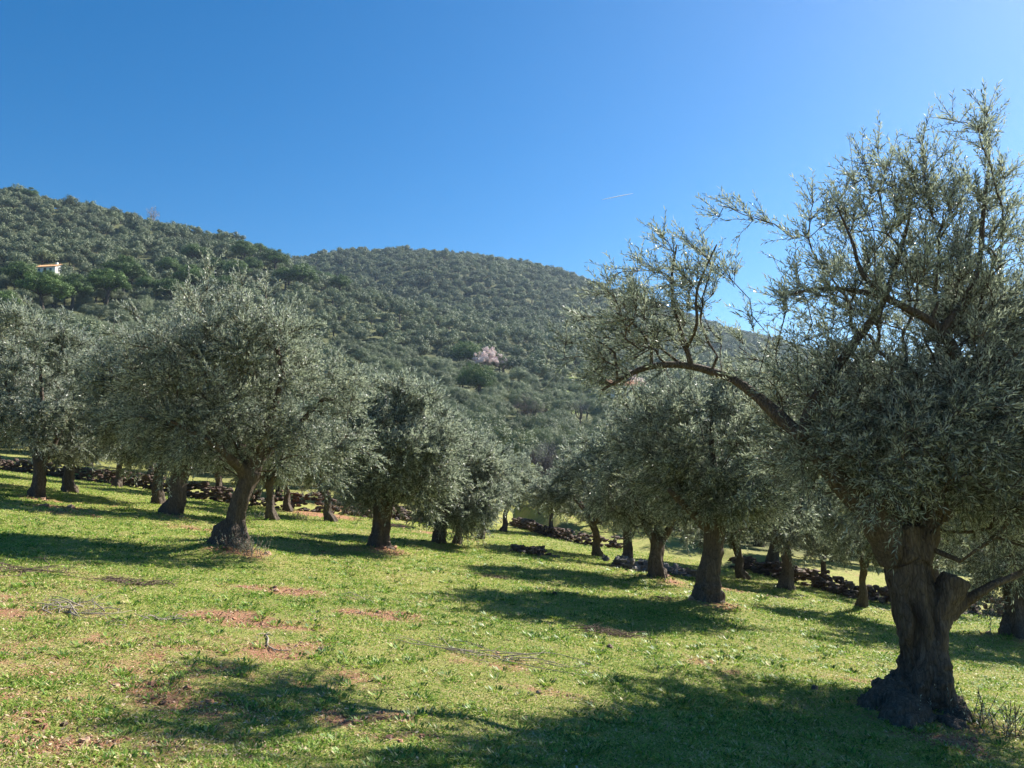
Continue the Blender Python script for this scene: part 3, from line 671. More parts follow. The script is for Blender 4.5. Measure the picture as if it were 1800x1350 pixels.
def build_clods():
    rng = np.random.default_rng(13); n = 60000; u = rng.uniform(-.76, .76, n); y = 2.4 * (26 / 2.4) ** rng.random(n); x = u * y; s = soil_at(x, y) + .2 * vn2(x, y, 4.0, 42)
    k = rng.random(n) < sm(.30, .85, s); x, y = x[k], y[k]; n = len(x); S = rng.uniform(.004, .012, (n, 1)) ** 1.0 * np.maximum(1, y / 6)[:, None] * (1 + 1.8 * (rng.random((n, 1)) < .05)) * np.array([[1, .9, .7]])
    g = Geo(); k = stones(g, np.stack([x, y, height(x, y)], 1), S, rng); V, f4, f3 = g.arrays()
    o = obj("soil_clods", np_mesh("soil_clods", V, f4, f3, (M['clod'],), {'rnd': rng.random(n).repeat(k)})); tag(o, "crumbly reddish clods of earth on the bare patches", "soil clods", kind='stuff')

# ------------------------------------------------------------------ stone walls and stones
def stones(g, P, S, rng, R=None):
    """many irregular stones in one mesh: lattice spheres squashed and jittered"""
    th = np.linspace(0, 2 * PI, 7, endpoint=False); zz = np.array([-0.85, -0.35, 0.35, 0.85]); rr = np.sqrt(1 - zz ** 2 * 0.8)
    T = np.array([[r * math.cos(t + 0.3 * i), r * math.sin(t + 0.3 * i), z] for i, (z, r) in enumerate(zip(zz, rr)) for t in th]); nv = len(T)
    idx = np.arange(nv).reshape(4, 7); nx = np.roll(idx, -1, 1); f = np.stack([idx[:-1], nx[:-1], nx[1:], idx[1:]], -1).reshape(-1, 4)
    T = np.vstack([T, [0, 0, -1.0], [0, 0, 1.0]]); f3 = np.concatenate([np.stack([nx[0], idx[0], np.full(7, nv)], 1), np.stack([idx[-1], nx[-1], np.full(7, nv + 1)], 1)])
    n = len(P); Vv = T[None] * (1 + 0.22 * rng.normal(size=(n, len(T), 1))) * S[:, None]
    a = rng.uniform(0, 2 * PI, n) if R is None else R; c, s_ = np.cos(a)[:, None], np.sin(a)[:, None]
    X = Vv[..., 0] * c - Vv[..., 1] * s_; Y = Vv[..., 0] * s_ + Vv[..., 1] * c; Vv = np.stack([X, Y, Vv[..., 2]], -1) + P[:, None]
    o = (np.arange(n) * len(T))[:, None, None]; g.add(Vv.reshape(-1, 3), (f[None] + o).reshape(-1, 4), (f3[None] + o).reshape(-1, 3)); return len(T)
M['litter'] = leaf_mat('dry_litter', [(0, (0.10, 0.06, 0.035)), (.5, (0.30, 0.20, 0.12)), (1, (0.58, 0.47, 0.33))], [(0, (0.10, 0.06, 0.035)), (.5, (0.30, 0.20, 0.12)), (1, (0.58, 0.47, 0.33))], 0.1, .8, spec=.2)
M['clod'] = stone_mat('red_clod', [(0.20, 0.085, 0.045), (0.38, 0.19, 0.11), (0.52, 0.33, 0.22)])
build_litter(); build_clods()
def stone_wall(pts, h, th, label, seed, mat='wall_stone', group='dry stone walls'):
    rng = np.random.default_rng(seed); pts = np.array(pts, float); P, _ = resample(np.c_[pts, np.zeros(len(pts))], np.ones(len(pts)), 0.25)
    L = np.r_[0, np.cumsum(np.linalg.norm(np.diff(P[:, :2], axis=0), axis=1))]; n = int(L[-1] * h * 48); t = rng.uniform(0, L[-1], n)
    x = np.interp(t, L, P[:, 0]); y = np.interp(t, L, P[:, 1]); dx = np.interp(t + 0.3, L, P[:, 0]) - x; dy = np.interp(t + 0.3, L, P[:, 1]) - y; a = np.arctan2(dy, dx)
    top = h * (0.85 + 0.3 * vn2(t, t * 0 + seed, 0.7, 5)); zz = rng.uniform(0, 1, n) * top; off = rng.choice([-1, 1], n) * th * (0.5 - 0.25 * zz / h) * rng.uniform(0.5, 1.1, n)
    x = x - np.sin(a) * off; y = y + np.cos(a) * off; z = height(x, y) + zz; g = Geo(); S = np.stack([rng.uniform(0.08, 0.17, n), rng.uniform(0.08, 0.14, n), rng.uniform(0.04, 0.085, n)], 1)
    k = stones(g, np.stack([x, y, z], 1), S, rng, a + rng.normal(0, 0.3, n))
    V, f4, f3 = g.arrays(); base = np.array([pts[0, 0], pts[0, 1], ground_at(*pts[0])]); me = np_mesh("dry_stone_wall", V - base, f4, f3, (M[mat],), {'rnd': rng.random(n).repeat(k)}, False)
    o = obj("dry_stone_wall", me, None, base); tag(o, label, "stone wall", group); return o
def on_wall(a, b): return [tuple(plane_hit(u, v)[:2]) for u, v in wall_px if a <= u <= b]
stone_wall(on_wall(-200, 830), 0.75, 0.6, "long reddish dry stone wall along the far left edge of the field", 1)
stone_wall(on_wall(900, 1110), 0.6, 0.6, "low dark dry stone wall behind the slender almond tree", 2)
stone_wall(on_wall(1280, 1900), 0.62, 0.6, "dark dry stone wall along the right edge of the field", 3)
def heap(u0, v0, u1, v1, n, s, label, seed, mat='grey_stone', name='stone_heap', cat='stone heap'):
    rng = np.random.default_rng(seed); a = gp(u0, v0, 2, 120); b = gp(u1, v1, 2, 120); t = rng.random(n); p = a[None] * (1 - t[:, None]) + b[None] * t[:, None]
    p[:, :2] += rng.normal(0, s * 2.2, (n, 2)); d = np.abs(rng.normal(0, 1, n)); p[:, 2] = height(p[:, 0], p[:, 1]) + np.maximum(0, s * (2.2 - d * 1.4)) * rng.random(n)
    g = Geo(); k = stones(g, p - a, rng.uniform(0.5, 1.3, (n, 3)) * s * np.array([1, 0.9, 0.6]), rng); V, f4, f3 = g.arrays()
    o = obj(name, np_mesh(name, V, f4, f3, (M[mat],), {'rnd': rng.random(n).repeat(k)}), None, a); tag(o, label, cat)
heap(1080, 998, 1200, 1012, 110, 0.16, "tumbled heap of pale grey stones between two mid grove olive trunks", 4)
heap(918, 969, 952, 977, 70, 0.10, "short line of dark clods and stones on the reddish bank", 5, 'wall_stone')
for i, (u, v, s, lb) in enumerate([(975, 1047, .06, "small dark rounded stone in the shadow left of the burly olive"), (562, 1145, .028, "small dark clod in grass right of the curved dead stick"), (285, 1240, .022, "pale clod at the left end of the foreground shadow"),
        (1432, 1212, .035, "dark clod in sunlit grass left of the largest olive trunk"), (113, 1278, .02, "brown clod in the lower left corner turf"), (1072, 1140, .04, "little clod just below the dry twig litter")]):
    p = gp(u, v); rng = np.random.default_rng(50 + i); g = Geo(); stones(g, np.zeros((1, 3)) + [0, 0, s * 0.4], np.array([[s, s * .9, s * .7]]), rng); V, f4, f3 = g.arrays()
    me = np_mesh("stone", V, f4, f3, (M['wall_stone'],), {'rnd': np.full(len(V), rng.random())}); tag(obj("stone", me, None, p), lb, "stone", "loose stones in the field")

# ------------------------------------------------------------------ fallen branches and prunings
def pruning(u, v, wpx, n, L, r, mat, label, seed, flat=0.5, rz=0.0, name='fallen_branches', cat='fallen branches'):
    rng = np.random.default_rng(seed); c = gp(u, v); W = wpx / F * c[1] * 0.5; g = Geo()
    for i in range(n):
        p = c[:2] + rng.normal(0, 0.38, 2) * [W, W * flat]; a = rz + rng.normal(0, 0.85) + (PI if rng.random() < .5 else 0); l = L * rng.uniform(0.4, 1.1); k = 7
        xs = [p[0]]; ys = [p[1]]; 
        for j in range(k): a += rng.normal(0, 0.30); xs.append(xs[-1] + math.cos(a) * l / k); ys.append(ys[-1] + math.sin(a) * l / k)
        xs, ys = np.array(xs), np.array(ys); lift = np.sin(np.linspace(0, PI * rng.uniform(0.4, 1.2), k + 1)) * rng.uniform(0.0, 0.10) * min(1, l * 2); zz = height(xs, ys) + 0.012 + np.maximum(lift, 0)
        P, R = resample(np.stack([xs, ys, zz], 1), np.linspace(r, r * 0.3, k + 1) * rng.uniform(0.6, 1.2), 0.05); tube(g, P - c, R, 5, True)
        for _ in range(rng.integers(1, 4)):                       # side shoots
            j = rng.integers(1, len(P) - 1); b = a + rng.choice([-1, 1]) * rng.uniform(0.4, 1.0); q = P[j] + np.array([math.cos(b), math.sin(b), rng.uniform(-0.02, 0.25)]) * l * rng.uniform(0.15, 0.4)
            q[2] = max(q[2], ground_at(q[0], q[1]) + 0.01); P3, R3 = resample([P[j], (P[j] + q) / 2 + rng.normal(0, 0.01, 3), q], [r * 0.4, r * 0.3, r * 0.15], 0.08); tube(g, P3 - c, R3, 4, False)
    V, f4, f3 = g.arrays(); tag(obj(name, np_mesh(name, V, f4, f3, (M[mat],), smooth=True), None, c), label, cat, "prunings left lying on the grass")
pruning(235, 1026, 140, 80, 0.32, 0.005, 'dark_dead_wood', "dense dark pile of dry prunings below the shadow of the leaning olive", 61, 0.5)
pruning(140, 1080, 150, 20, 0.6, 0.007, 'dead_wood', "loose pale bent branches at far left of the sunny turf", 62, 0.8)
pruning(40, 1008, 150, 26, 0.9, 0.006, 'dark_dead_wood', "brown twig litter at the left picture edge by the shadow", 63, 0.6)
pruning(840, 1152, 210, 15, 1.0, 0.0055, 'dead_wood', "long thin pale branches lying above the foreground shadow", 64, 0.35)
pruning(865, 1016, 60, 45, 0.3, 0.005, 'dark_dead_wood', "small round brown twig pile in the middle of the field", 65, 0.7)
pruning(1062, 1113, 120, 80, 0.35, 0.006, 'dark_dead_wood', "brown dry twig litter below the long tree shadow", 66, 0.6)
pruning(1172, 1054, 60, 30, 0.3, 0.005, 'dark_dead_wood', "small twig litter patch left of the burly olive trunk", 67, 0.6)
pruning(640, 1055, 120, 8, 0.5, 0.003, 'dead_wood', "few thin stray twigs near pinkish soil in mid field", 69, 0.7)
pruning(1000, 1110, 160, 5, 1.3, 0.004, 'dark_dead_wood', "single long thin curved twigs left of the dry twig litter", 70, 0.3)
pruning(300, 1092, 80, 10, 0.35, 0.006, 'dead_wood', "short crooked dry twig in sun left of the red soil patch", 71, 0.5)
def curved_stick():
    g = Geo(); pts = [(466, 1118), (471, 1126), (470, 1136), (476, 1142), (490, 1147), (512, 1146)]; c = gp(470, 1130)
    P = np.array([gp(*q) + [0, 0, 0.012] for q in pts]); P, R = resample(P, [.006, .009, .010, .009, .006, .003], 0.03); tube(g, P - c, R, 8, True, 0.2)
    for a, b in (((466, 1118), (452, 1121)), ((467, 1119), (476, 1116)), ((466, 1119), (482, 1124)), ((474, 1141), (485, 1152))):
        A, B = gp(*a) + [0, 0, .014], gp(*b) + [0, 0, .02]; P, R = resample([A, (A + B) / 2 + [0, 0, .01], B], [.006, .004, .002], 0.03); tube(g, P - c, R, 6, True, 0.2)
    V, f4, f3 = g.arrays(); tag(obj("dead_stick", np_mesh("dead_stick", V, f4, f3, (M['dead_wood'],), smooth=True), None, c), "curved brown dead stick with forked end beside red soil", "stick")
curved_stick()

# ------------------------------------------------------------------ near grove olives
def loc_px(key, u, v, dd=0.0):
    """photograph pixel at the tree's depth + dd, in the tree's local coordinates"""
    b = POS[key]; return at(u, v, b[1] + dd) - b
def px_ells(key, lst):
    out = []; d = POS[key][1]
    for e in lst:
        u, v, ru, rv = e[:4]; dd = e[4] if len(e) > 4 else 0.0; w = e[5] if len(e) > 5 else 1.0; kd = e[6] if len(e) > 6 else 1.0
        c = loc_px(key, u, v, dd); s = (d + dd) / F; out.append((c[0], c[1], c[2], ru * s, (ru + rv) * 0.5 * s * kd, rv * s, w))
    return out
def px_chain(key, lst):
    return [(*loc_px(key, p[0], p[1], p[3] if len(p) > 3 else 0.0), p[2]) for p in lst]

# the largest, nearest olive
def stub_extra(thick, g):
    pass
k = 'R5'
R5_trunk = px_chain(k, [(1612, 1300, .42), (1612, 1262, .36), (1616, 1225, .27), (1618, 1180, .20), (1617, 1110, .172), (1610, 1050, .168), (1600, 1000, .178), (1588, 955, .19), (1580, 925, .17)])
R5_limbs = [px_chain(k, c) for c in [
    [(1580, 975, .19), (1540, 915, .125, -.1), (1487, 860, .095, -.1), (1440, 805, .075, -.1), (1405, 765, .06, -.1), (1350, 715, .058, .2), (1290, 668, .044, .5), (1210, 643, .037, .5), (1140, 645, .034, .5), (1090, 668, .02, .5), (1058, 686, .012, .5)],
    [(1215, 643, .03, .5), (1203, 600, .024, .5), (1190, 560, .02, .5), (1180, 500, .014, .5), (1190, 430, .008, .5)],
    [(1208, 610, .02, .5), (1225, 570, .016, .2), (1225, 510, .012, .2), (1260, 430, .008, .2)],
    [(1145, 645, .02, .5), (1145, 615, .016, .5), (1125, 580, .012, .5), (1085, 550, .008, -.5)],
    [(1085, 670, .016, .5), (1080, 620, .012, .5), (1050, 600, .008, .5)],
    [(1408, 768, .055, -.2), (1440, 690, .048, -.1), (1500, 605, .041, 0), (1552, 530, .032, .1), (1580, 450, .018, .1), (1600, 370, .014, .1), (1590, 310, .008, .1)],
    [(1610, 985, .14), (1640, 900, .10, .1), (1690, 800, .11, .1), (1696, 720, .085, 0), (1688, 645, .055, -.1), (1652, 578, .044, -.2), (1600, 545, .036, -.2), (1545, 520, .029, -.2), (1480, 508, .021, -.2), (1430, 508, .018, -.2), (1390, 518, .010, -.2)],
    [(1655, 580, .038, -.2), (1690, 535, .033, -.2), (1720, 470, .024, -.1), (1728, 380, .022, 0), (1738, 290, .012, 0), (1740, 250, .007, 0)],
    [(1560, 525, .03, -.2), (1515, 480, .022, -.2), (1500, 430, .014, -.2), (1470, 360, .008, -.2)],
    [(1650, 900, .11, .1), (1720, 830, .085, .4), (1790, 740, .06, .6), (1820, 620, .04, .7), (1830, 480, .02, .6)],
    [(1560, 930, .12, 0), (1560, 850, .085, .5), (1530, 760, .06, .8), (1500, 690, .03, .9)],
    [(1628, 1130, .13), (1650, 1080, .125, -.05), (1668, 1046, .12, -.08), (1684, 1016, .125, -.1)],
    [(1668, 1082, .07, -.05), (1700, 1056, .05, -.1), (1745, 1028, .036, -.2), (1800, 1004, .030, .2), (1880, 950, .02, .5)],
    [(1610, 1230, .26), (1570, 1240, .20, -.1), (1538, 1258, .13, -.15), (1512, 1275, .07, -.2)],
    [(1625, 1230, .26), (1655, 1255, .19, .2), (1680, 1285, .12, -.45), (1700, 1310, .07, -.5)],
    [(1600, 1240, .22), (1585, 1275, .15, -.5), (1570, 1300, .08, -.6)],
    [(1625, 1175, .13), (1642, 1130, .11, -.1), (1650, 1090, .08, -.1)],
    [(1640, 1235, .2), (1672, 1245, .13, .3)]]]
R5_ells = px_ells(k, [(1650, 790, 250, 125, 0.2, 2.2), (1530, 740, 150, 120, .2, 1.4), (1750, 690, 130, 170, .2, 1.8), (1440, 720, 80, 90, 0, 1.0), (1400, 830, 80, 60, .2, .6),
    (1700, 500, 110, 110, 0, .6), (1560, 450, 120, 110, 0, .75), (1450, 470, 80, 100, 0, .8), (1740, 350, 70, 130, 0, .85), (1762, 270, 26, 36, 0, .9), (1660, 350, 60, 70, 0, .8), (1560, 370, 90, 70, 0, .5), (1480, 370, 45, 55, 0, .8),
    (1275, 425, 50, 75, .4, 1.0), (1190, 490, 62, 85, .5, 1.1), (1110, 500, 65, 60, .5, .9), (1075, 600, 60, 60, .5, .9), (1160, 580, 70, 60, .5, .9), (1065, 660, 35, 35, .5, 1.0), (1330, 590, 45, 45, .4, .3), (1370, 640, 60, 60, -.2, .6),
    (1790, 820, 90, 120, .3, 1.2), (1860, 700, 120, 250, .4, .8), (1500, 600, 90, 60, 0, .8), (1640, 740, 200, 120, 1.8, 1.6), (1700, 600, 120, 110, 1.5, .7), (1450, 790, 70, 70, -.5, .7), (1380, 720, 60, 50, .2, .6), (1330, 690, 80, 50, .4, .6), (1560, 640, 90, 70, .9, .7), (1250, 620, 70, 50, .5, .5), (1500, 830, 95, 70, -.6, .9), (1430, 780, 65, 60, -.5, .7), (1600, 860, 120, 50, -.7, .8), (1120, 570, 100, 70, 1.2, .6), (1200, 510, 70, 70, 1.0, .35), (1740, 560, 90, 120, .2, .5), (1600, 520, 120, 70, .8, .3), (1780, 420, 50, 120, .3, .5)])
olive(POS[k], R5_trunk, R5_limbs, R5_ells, 2250, 7, 16, 0.062, 0.0125, "largest and nearest olive, twisted trunk with sawn stub and long arching bough", 101, voxel=0.016, tl=(0.18, 0.42), gn=0.030, groove=[(-.04, 0, .25, 1.25, .045, .11), (.10, 0, .5, 1.7, .035, .06), (-.16, 0, .7, 2.0, .03, .05)], lump=0.25, up=0.35, shell=0.25)
# pale sawn face of the stub
sp = loc_px(k, 1683, 1014, -.1)

spec = {}
def px_olive(key, trunk, limbs, ells, n_att, twigs, m, label, seed, voxel=0.03, ls=1.0, **kw):
    d = POS[key][1]; sc = max(1.0, (d / 12.0) ** 0.85) * ls
    sl_ = lambda ch: [(x, y, z, r * .86) for x, y, z, r in ch]
    return olive(POS[key], sl_(px_chain(key, trunk)), [sl_(px_chain(key, c)) for c in limbs], px_ells(key, ells), n_att, twigs, m, 0.062 * sc, 0.0165 * sc, label, seed, voxel=voxel, **kw)

px_olive('A6', [(404, 992, .42), (405, 975, .34), (407, 952, .24), (412, 922, .185), (421, 890, .165), (435, 855, .165), (446, 828, .17)],
    [[(436, 840, .17), (425, 790, .10, .1), (395, 730, .07, .2), (360, 660, .05, .2), (340, 600, .03, .2)], [(438, 830, .17), (455, 780, .11), (480, 720, .08, -.2), (495, 650, .05, -.3), (470, 560, .03, -.3)],
     [(440, 830, .14), (475, 790, .09, .3), (530, 740, .06, .5), (570, 700, .035, .5)], [(432, 835, .12), (400, 800, .08, -.5), (360, 770, .05, -.8), (300, 740, .03, -.9)], [(404, 950, .24), (384, 958, .24), (370, 970, .2), (358, 984, .12)], [(410, 962, .25), (425, 978, .2, -.2), (440, 990, .1, -.3)], [(398, 960, .22), (388, 945, .19), (388, 928, .15), (396, 918, .08)]],
    [(415, 690, 175, 125, 0, 2), (330, 650, 110, 100, .2, 1), (500, 660, 105, 110, 0, 1), (430, 570, 110, 85, 0, 1.1), (560, 730, 70, 80, .1, .8), (300, 715, 85, 65, 0, .6), (470, 520, 35, 45, 0, .35), (395, 510, 28, 40, 0, .35), (520, 762, 80, 48, 0, .7), (350, 752, 105, 45, 0, .8), (600, 720, 40, 50, .2, .5), (265, 610, 55, 40, .2, .35)],
    620, 11, 22, "tall leaning olive with swollen buttressed foot, left foreground of the field", 102, gn=0.02)
px_olive('A11', [(665, 985, .40), (666, 968, .33), (668, 945, .235), (670, 915, .215), (672, 890, .235), (675, 872, .21)],
    [[(668, 890, .18), (660, 850, .10), (650, 800, .06, .1), (640, 750, .03, .1)], [(680, 885, .18), (695, 845, .10), (710, 790, .07, -.3), (735, 770, .05, -.3), (755, 745, .03, -.2)], [(676, 880, .15), (690, 820, .08, .4), (690, 750, .05, .5)], [(690, 835, .08), (685, 810, .07, -.6), (700, 770, .04, -.7)], [(664, 960, .22), (645, 968, .13), (636, 974, .06)], [(672, 962, .2), (690, 972, .12, -.2), (700, 980, .05, -.3)]],
    [(690, 793, 95, 86, 0, 1.6), (735, 780, 65, 95, 0, 1), (650, 830, 60, 75, 0, 1), (700, 720, 60, 40, 0, .8), (740, 848, 55, 52, 0, .8), (665, 862, 50, 28, -.3, .4), (770, 830, 40, 70, .1, .6), (725, 915, 20, 28, -.4, .15)],
    460, 11, 20, "stout olive with split trunk in the middle of the left half", 103, gn=0.02)
px_olive('M5', [(1242, 1082, .40), (1243, 1066, .33), (1246, 1040, .245), (1251, 1000, .205), (1255, 960, .20), (1256, 925, .225), (1252, 905, .2)],
    [[(1250, 925, .17), (1225, 880, .11), (1180, 830, .07), (1140, 780, .04)], [(1260, 925, .17), (1285, 870, .11), (1330, 810, .07), (1370, 760, .04)], [(1254, 915, .14), (1255, 850, .09, .4), (1250, 770, .06, .5), (1260, 700, .03, .5)], [(1240, 925, .12), (1215, 900, .09, -.5), (1175, 860, .05, -.8)], [(1240, 1050, .24), (1228, 1045, .16, -.1), (1222, 1060, .10, -.1)], [(1250, 1055, .22), (1265, 1050, .15, -.1), (1268, 1068, .10, -.1)], [(1246, 1062, .2), (1262, 1078, .12, -.3), (1275, 1084, .06, -.4)]],
    [(1260, 790, 150, 110, 0, 2), (1170, 770, 95, 95, .2, 1), (1360, 830, 95, 90, 0, 1), (1250, 700, 120, 60, .1, .9), (1300, 868, 125, 38, 0, .8), (1150, 838, 80, 52, 0, .8), (1390, 730, 70, 80, .3, .7), (1110, 740, 60, 60, .5, .5)],
    600, 11, 21, "burly knotted olive standing alone at centre right, long shadow to its left", 104, gn=0.022)
px_olive('A5', [(300, 925, .40), (302, 910, .33), (308, 885, .25), (314, 850, .235), (318, 835, .24)],
    [[(316, 845, .18), (300, 800, .10), (270, 750, .06), (240, 700, .03)], [(320, 842, .17), (345, 800, .10), (370, 750, .06)], [(316, 840, .14), (320, 780, .08, .4), (315, 700, .05, .5), (300, 630, .03, .5)]],
    [(310, 712, 118, 95, 0, 2), (240, 742, 62, 58, 0, .8), (330, 620, 80, 60, .1, .7), (270, 660, 75, 70, 0, .8), (230, 700, 40, 60, 0, .5)],
    430, 10, 19, "dark trunked olive close behind and left of the tall leaning one", 105, voxel=0.04)
px_olive('A1', [(60, 892, .38), (63, 878, .30), (66, 860, .20), (69, 830, .175), (72, 812, .18)],
    [[(70, 820, .14), (50, 770, .08), (20, 700, .05), (0, 640, .03)], [(72, 818, .14), (100, 770, .08), (130, 710, .05)], [(70, 815, .12), (75, 740, .08, .4), (70, 640, .05, .4)]],
    [(80, 688, 100, 105, 0, 2), (20, 650, 90, 115, 0, 1.2), (130, 680, 55, 80, 0, .8), (-40, 620, 60, 100, 0, .7), (60, 590, 70, 55, 0, .6), (90, 560, 25, 35, 0, .2), (10, 550, 40, 40, 0, .3)],
    440, 10, 19, "silvery round crowned olive by the left picture edge", 106, voxel=0.04)
px_olive('R6', [(1788, 1150, .42), (1788, 1128, .34), (1787, 1090, .25), (1788, 1040, .23), (1790, 1015, .23)],
    [[(1788, 1025, .17), (1760, 960, .10, .2), (1720, 900, .06, .4)], [(1792, 1025, .17), (1820, 960, .10), (1860, 900, .05)], [(1790, 1020, .14), (1780, 940, .09, .4), (1770, 850, .05, .5)]],
    [(1760, 900, 130, 100, .4, 2), (1680, 930, 75, 80, .6, 1), (1850, 860, 110, 130, .4, 1), (1740, 800, 110, 80, .6, .8), (1720, 1010, 60, 30, .4, .3)],
    420, 10, 19, "olive half cut off by the right picture edge", 107, voxel=0.04)
px_olive('M4', [(1148, 1034, .34), (1150, 1020, .27), (1153, 995, .19), (1157, 965, .175), (1156, 948, .2)],
    [[(1154, 955, .14), (1130, 915, .08), (1105, 860, .05)], [(1160, 955, .14), (1185, 915, .08), (1210, 860, .05)], [(1156, 950, .11), (1155, 880, .07, .4), (1150, 800, .04, .5)]],
    [(1150, 820, 90, 105, .2, 2), (1110, 870, 65, 65, 0, 1), (1195, 870, 60, 70, .3, 1), (1130, 740, 65, 55, .3, .7)],
    360, 10, 18, "olive with forked trunk just left of the burly knotted one", 108, voxel=0.04)
px_olive('A12', [(767, 972, .32), (769, 958, .25), (774, 935, .19), (780, 908, .18), (782, 895, .19)],
    [[(780, 903, .13), (765, 860, .08), (750, 820, .04)], [(784, 903, .13), (810, 860, .08), (830, 810, .04)], [(782, 900, .1), (790, 840, .06, .4), (790, 770, .03, .4)]],
    [(795, 835, 75, 80, .2, 2), (835, 870, 50, 65, .2, 1), (770, 790, 45, 50, .2, .7), (770, 880, 40, 30, 0, .3)],
    330, 10, 18, "olive with short thick trunk just right of the split trunk one", 109, voxel=0.04)

# the other olives of the field: three crowns, copied, each with its own turn and size
def variant(seed, n_att=300, twigs=9, m=17, H=4.4, W=2.1, ls=1.9, lean=(0.15, 0.05), tz=1.3):
    rng = np.random.default_rng(seed); lx, ly = lean
    trunk = [(0, 0, -.25, .30), (0, 0, 0, .24), (lx * .5, ly * .5, .35, .16), (lx * .3, ly * .7, .85, .13), (lx, ly, tz, .145)]
    limbs = []
    for i in range(4):
        a = i * 1.6 + rng.uniform(0, .5); r = W * rng.uniform(.45, .6); z = rng.uniform(1.0, 1.7)
        limbs.append([(lx, ly, tz - .05, .12), (lx + math.cos(a) * r * .45, ly + math.sin(a) * r * .45, tz + z * .5, .075), (lx + math.cos(a) * r, ly + math.sin(a) * r, tz + z, .035)])
    ells = [(lx, ly, H * .63, W, W, H * .25, 2)]
    for i in range(6):
        a = i * 1.05 + rng.uniform(0, .6); ells.append((lx + math.cos(a) * W * .55, ly + math.sin(a) * W * .55, H * rng.uniform(.50, .66), W * .55, W * .55, H * .18, .9))
    ells.append((lx + rng.uniform(-.4, .4), ly, H * .85, W * .5, W * .5, H * .16, .7))
    return olive((0, 0, 0), trunk, limbs, ells, n_att, twigs, m, 0.062 * ls, 0.0165 * ls, "x", seed, voxel=0.05, gn=0.016)
VAR = [variant(201, lean=(.25, .1)), variant(202, lean=(-.2, .1), H=4.2, W=2.0), variant(203, lean=(.05, -.15), H=4.8, W=2.2)]
VH = [4.4, 4.2, 4.8]; used = [False] * 3
def place(key, var, vtop, rz, label, wide=1.0):
    p = POS[key]; ztop = at(GROVE_PX[key][0], vtop, p[1])[2]; s = (ztop - p[2]) / VH[var]
    if used[var]: r = copy_tree(VAR[var], p, rz, (s * wide, s * wide, s))
    else: r = VAR[var]; used[var] = True; r.location = p; r.rotation_euler = (0, 0, rz); r.scale = (s * wide, s * wide, s)
    r["label"] = label
for a in [
 ('A0', 0, 560, 0.3, "olive at the very left edge, its foot just out of the picture"),
 ('A2', 1, 640, 1.2, "small leaning olive behind the silvery round crowned one"),
 ('A3', 2, 690, 2.3, "far olive touching the reddish stone wall, left of the dark trunked one"),
 ('A4', 1, 660, 3.0, "thin olive hidden right behind the dark trunked one"),
 ('A8', 0, 715, 4.1, "pale far olive against the wall, seen left of the leaning trunk"),
 ('A7', 2, 690, 5.2, "upright forked olive right of the tall leaning one"),
 ('A9', 1, 745, 0.8, "far olive on bare soil by the wall, right of the upright forked one"),
 ('A10', 0, 725, 2.6, "dark leaning olive left of the split trunk one"),
 ('A13', 1, 760, 4.4, "thin straight trunked olive behind the short thick trunked one", .75),
 ('A14', 2, 775, 1.0, "leaning olive beside the reddish bank, left of the field middle", .9),
 ('A15', 0, 790, 5.6, "pale drooping olive at the far end of the left row", .85),
 ('A16', 1, 800, 3.5, "tiny far olive seen between the leaning and the thin trunked ones"),
 ('M2', 1, 800, 0.4, "squat dark olive standing on the reddish bank right of centre"),
 ('M3', 2, 735, 2.0, "spreading olive with low boughs in front of the stone heap"),
 ('R1', 0, 815, 3.3, "low spreading olive behind and right of the burly knotted one"),
 ('R2', 1, 780, 5.0, "flared foot olive on the bank left of the largest olive"),
 ('R3', 2, 830, 1.5, "short far olive on bright grass near the right hand wall", .8),
 ('R4', 0, 830, 4.6, "slim straight trunked olive just left of the largest one", .75),
 ('R8', 2, 820, 2.9, "far olive seen behind the sawn stub of the largest one")]:
    place(*a)

# bare lilac grey almond by the low wall
p = POS['M1']; s = 1.0
olive(p, [(0, 0, -.2, .2), (0, 0, 0, .17), (.02, 0, .7, .11), (.05, 0, 1.3, .10)], [[(.05, 0, 1.2, .08), (-.4, 0, 2.0, .05), (-.8, .1, 2.8, .025)], [(.05, 0, 1.25, .08), (.5, .1, 2.1, .05), (.9, 0, 2.8, .025)], [(.05, 0, 1.25, .06), (.05, .2, 2.4, .04), (0, .2, 3.6, .02)]],
      [(0, 0, 2.8, 1.5, 1.3, 1.3, 1), (.2, 0, 3.6, .9, .9, .8, .6), (-.7, 0, 2.3, .8, .8, .7, .5)], 240, 7, 12, 0.10, 0.022, "slender almost bare lilac grey almond tree in front of the low dark wall", 301, group=None, name='almond_tree', leafm='bare_twig', cat='almond tree', up=.4)

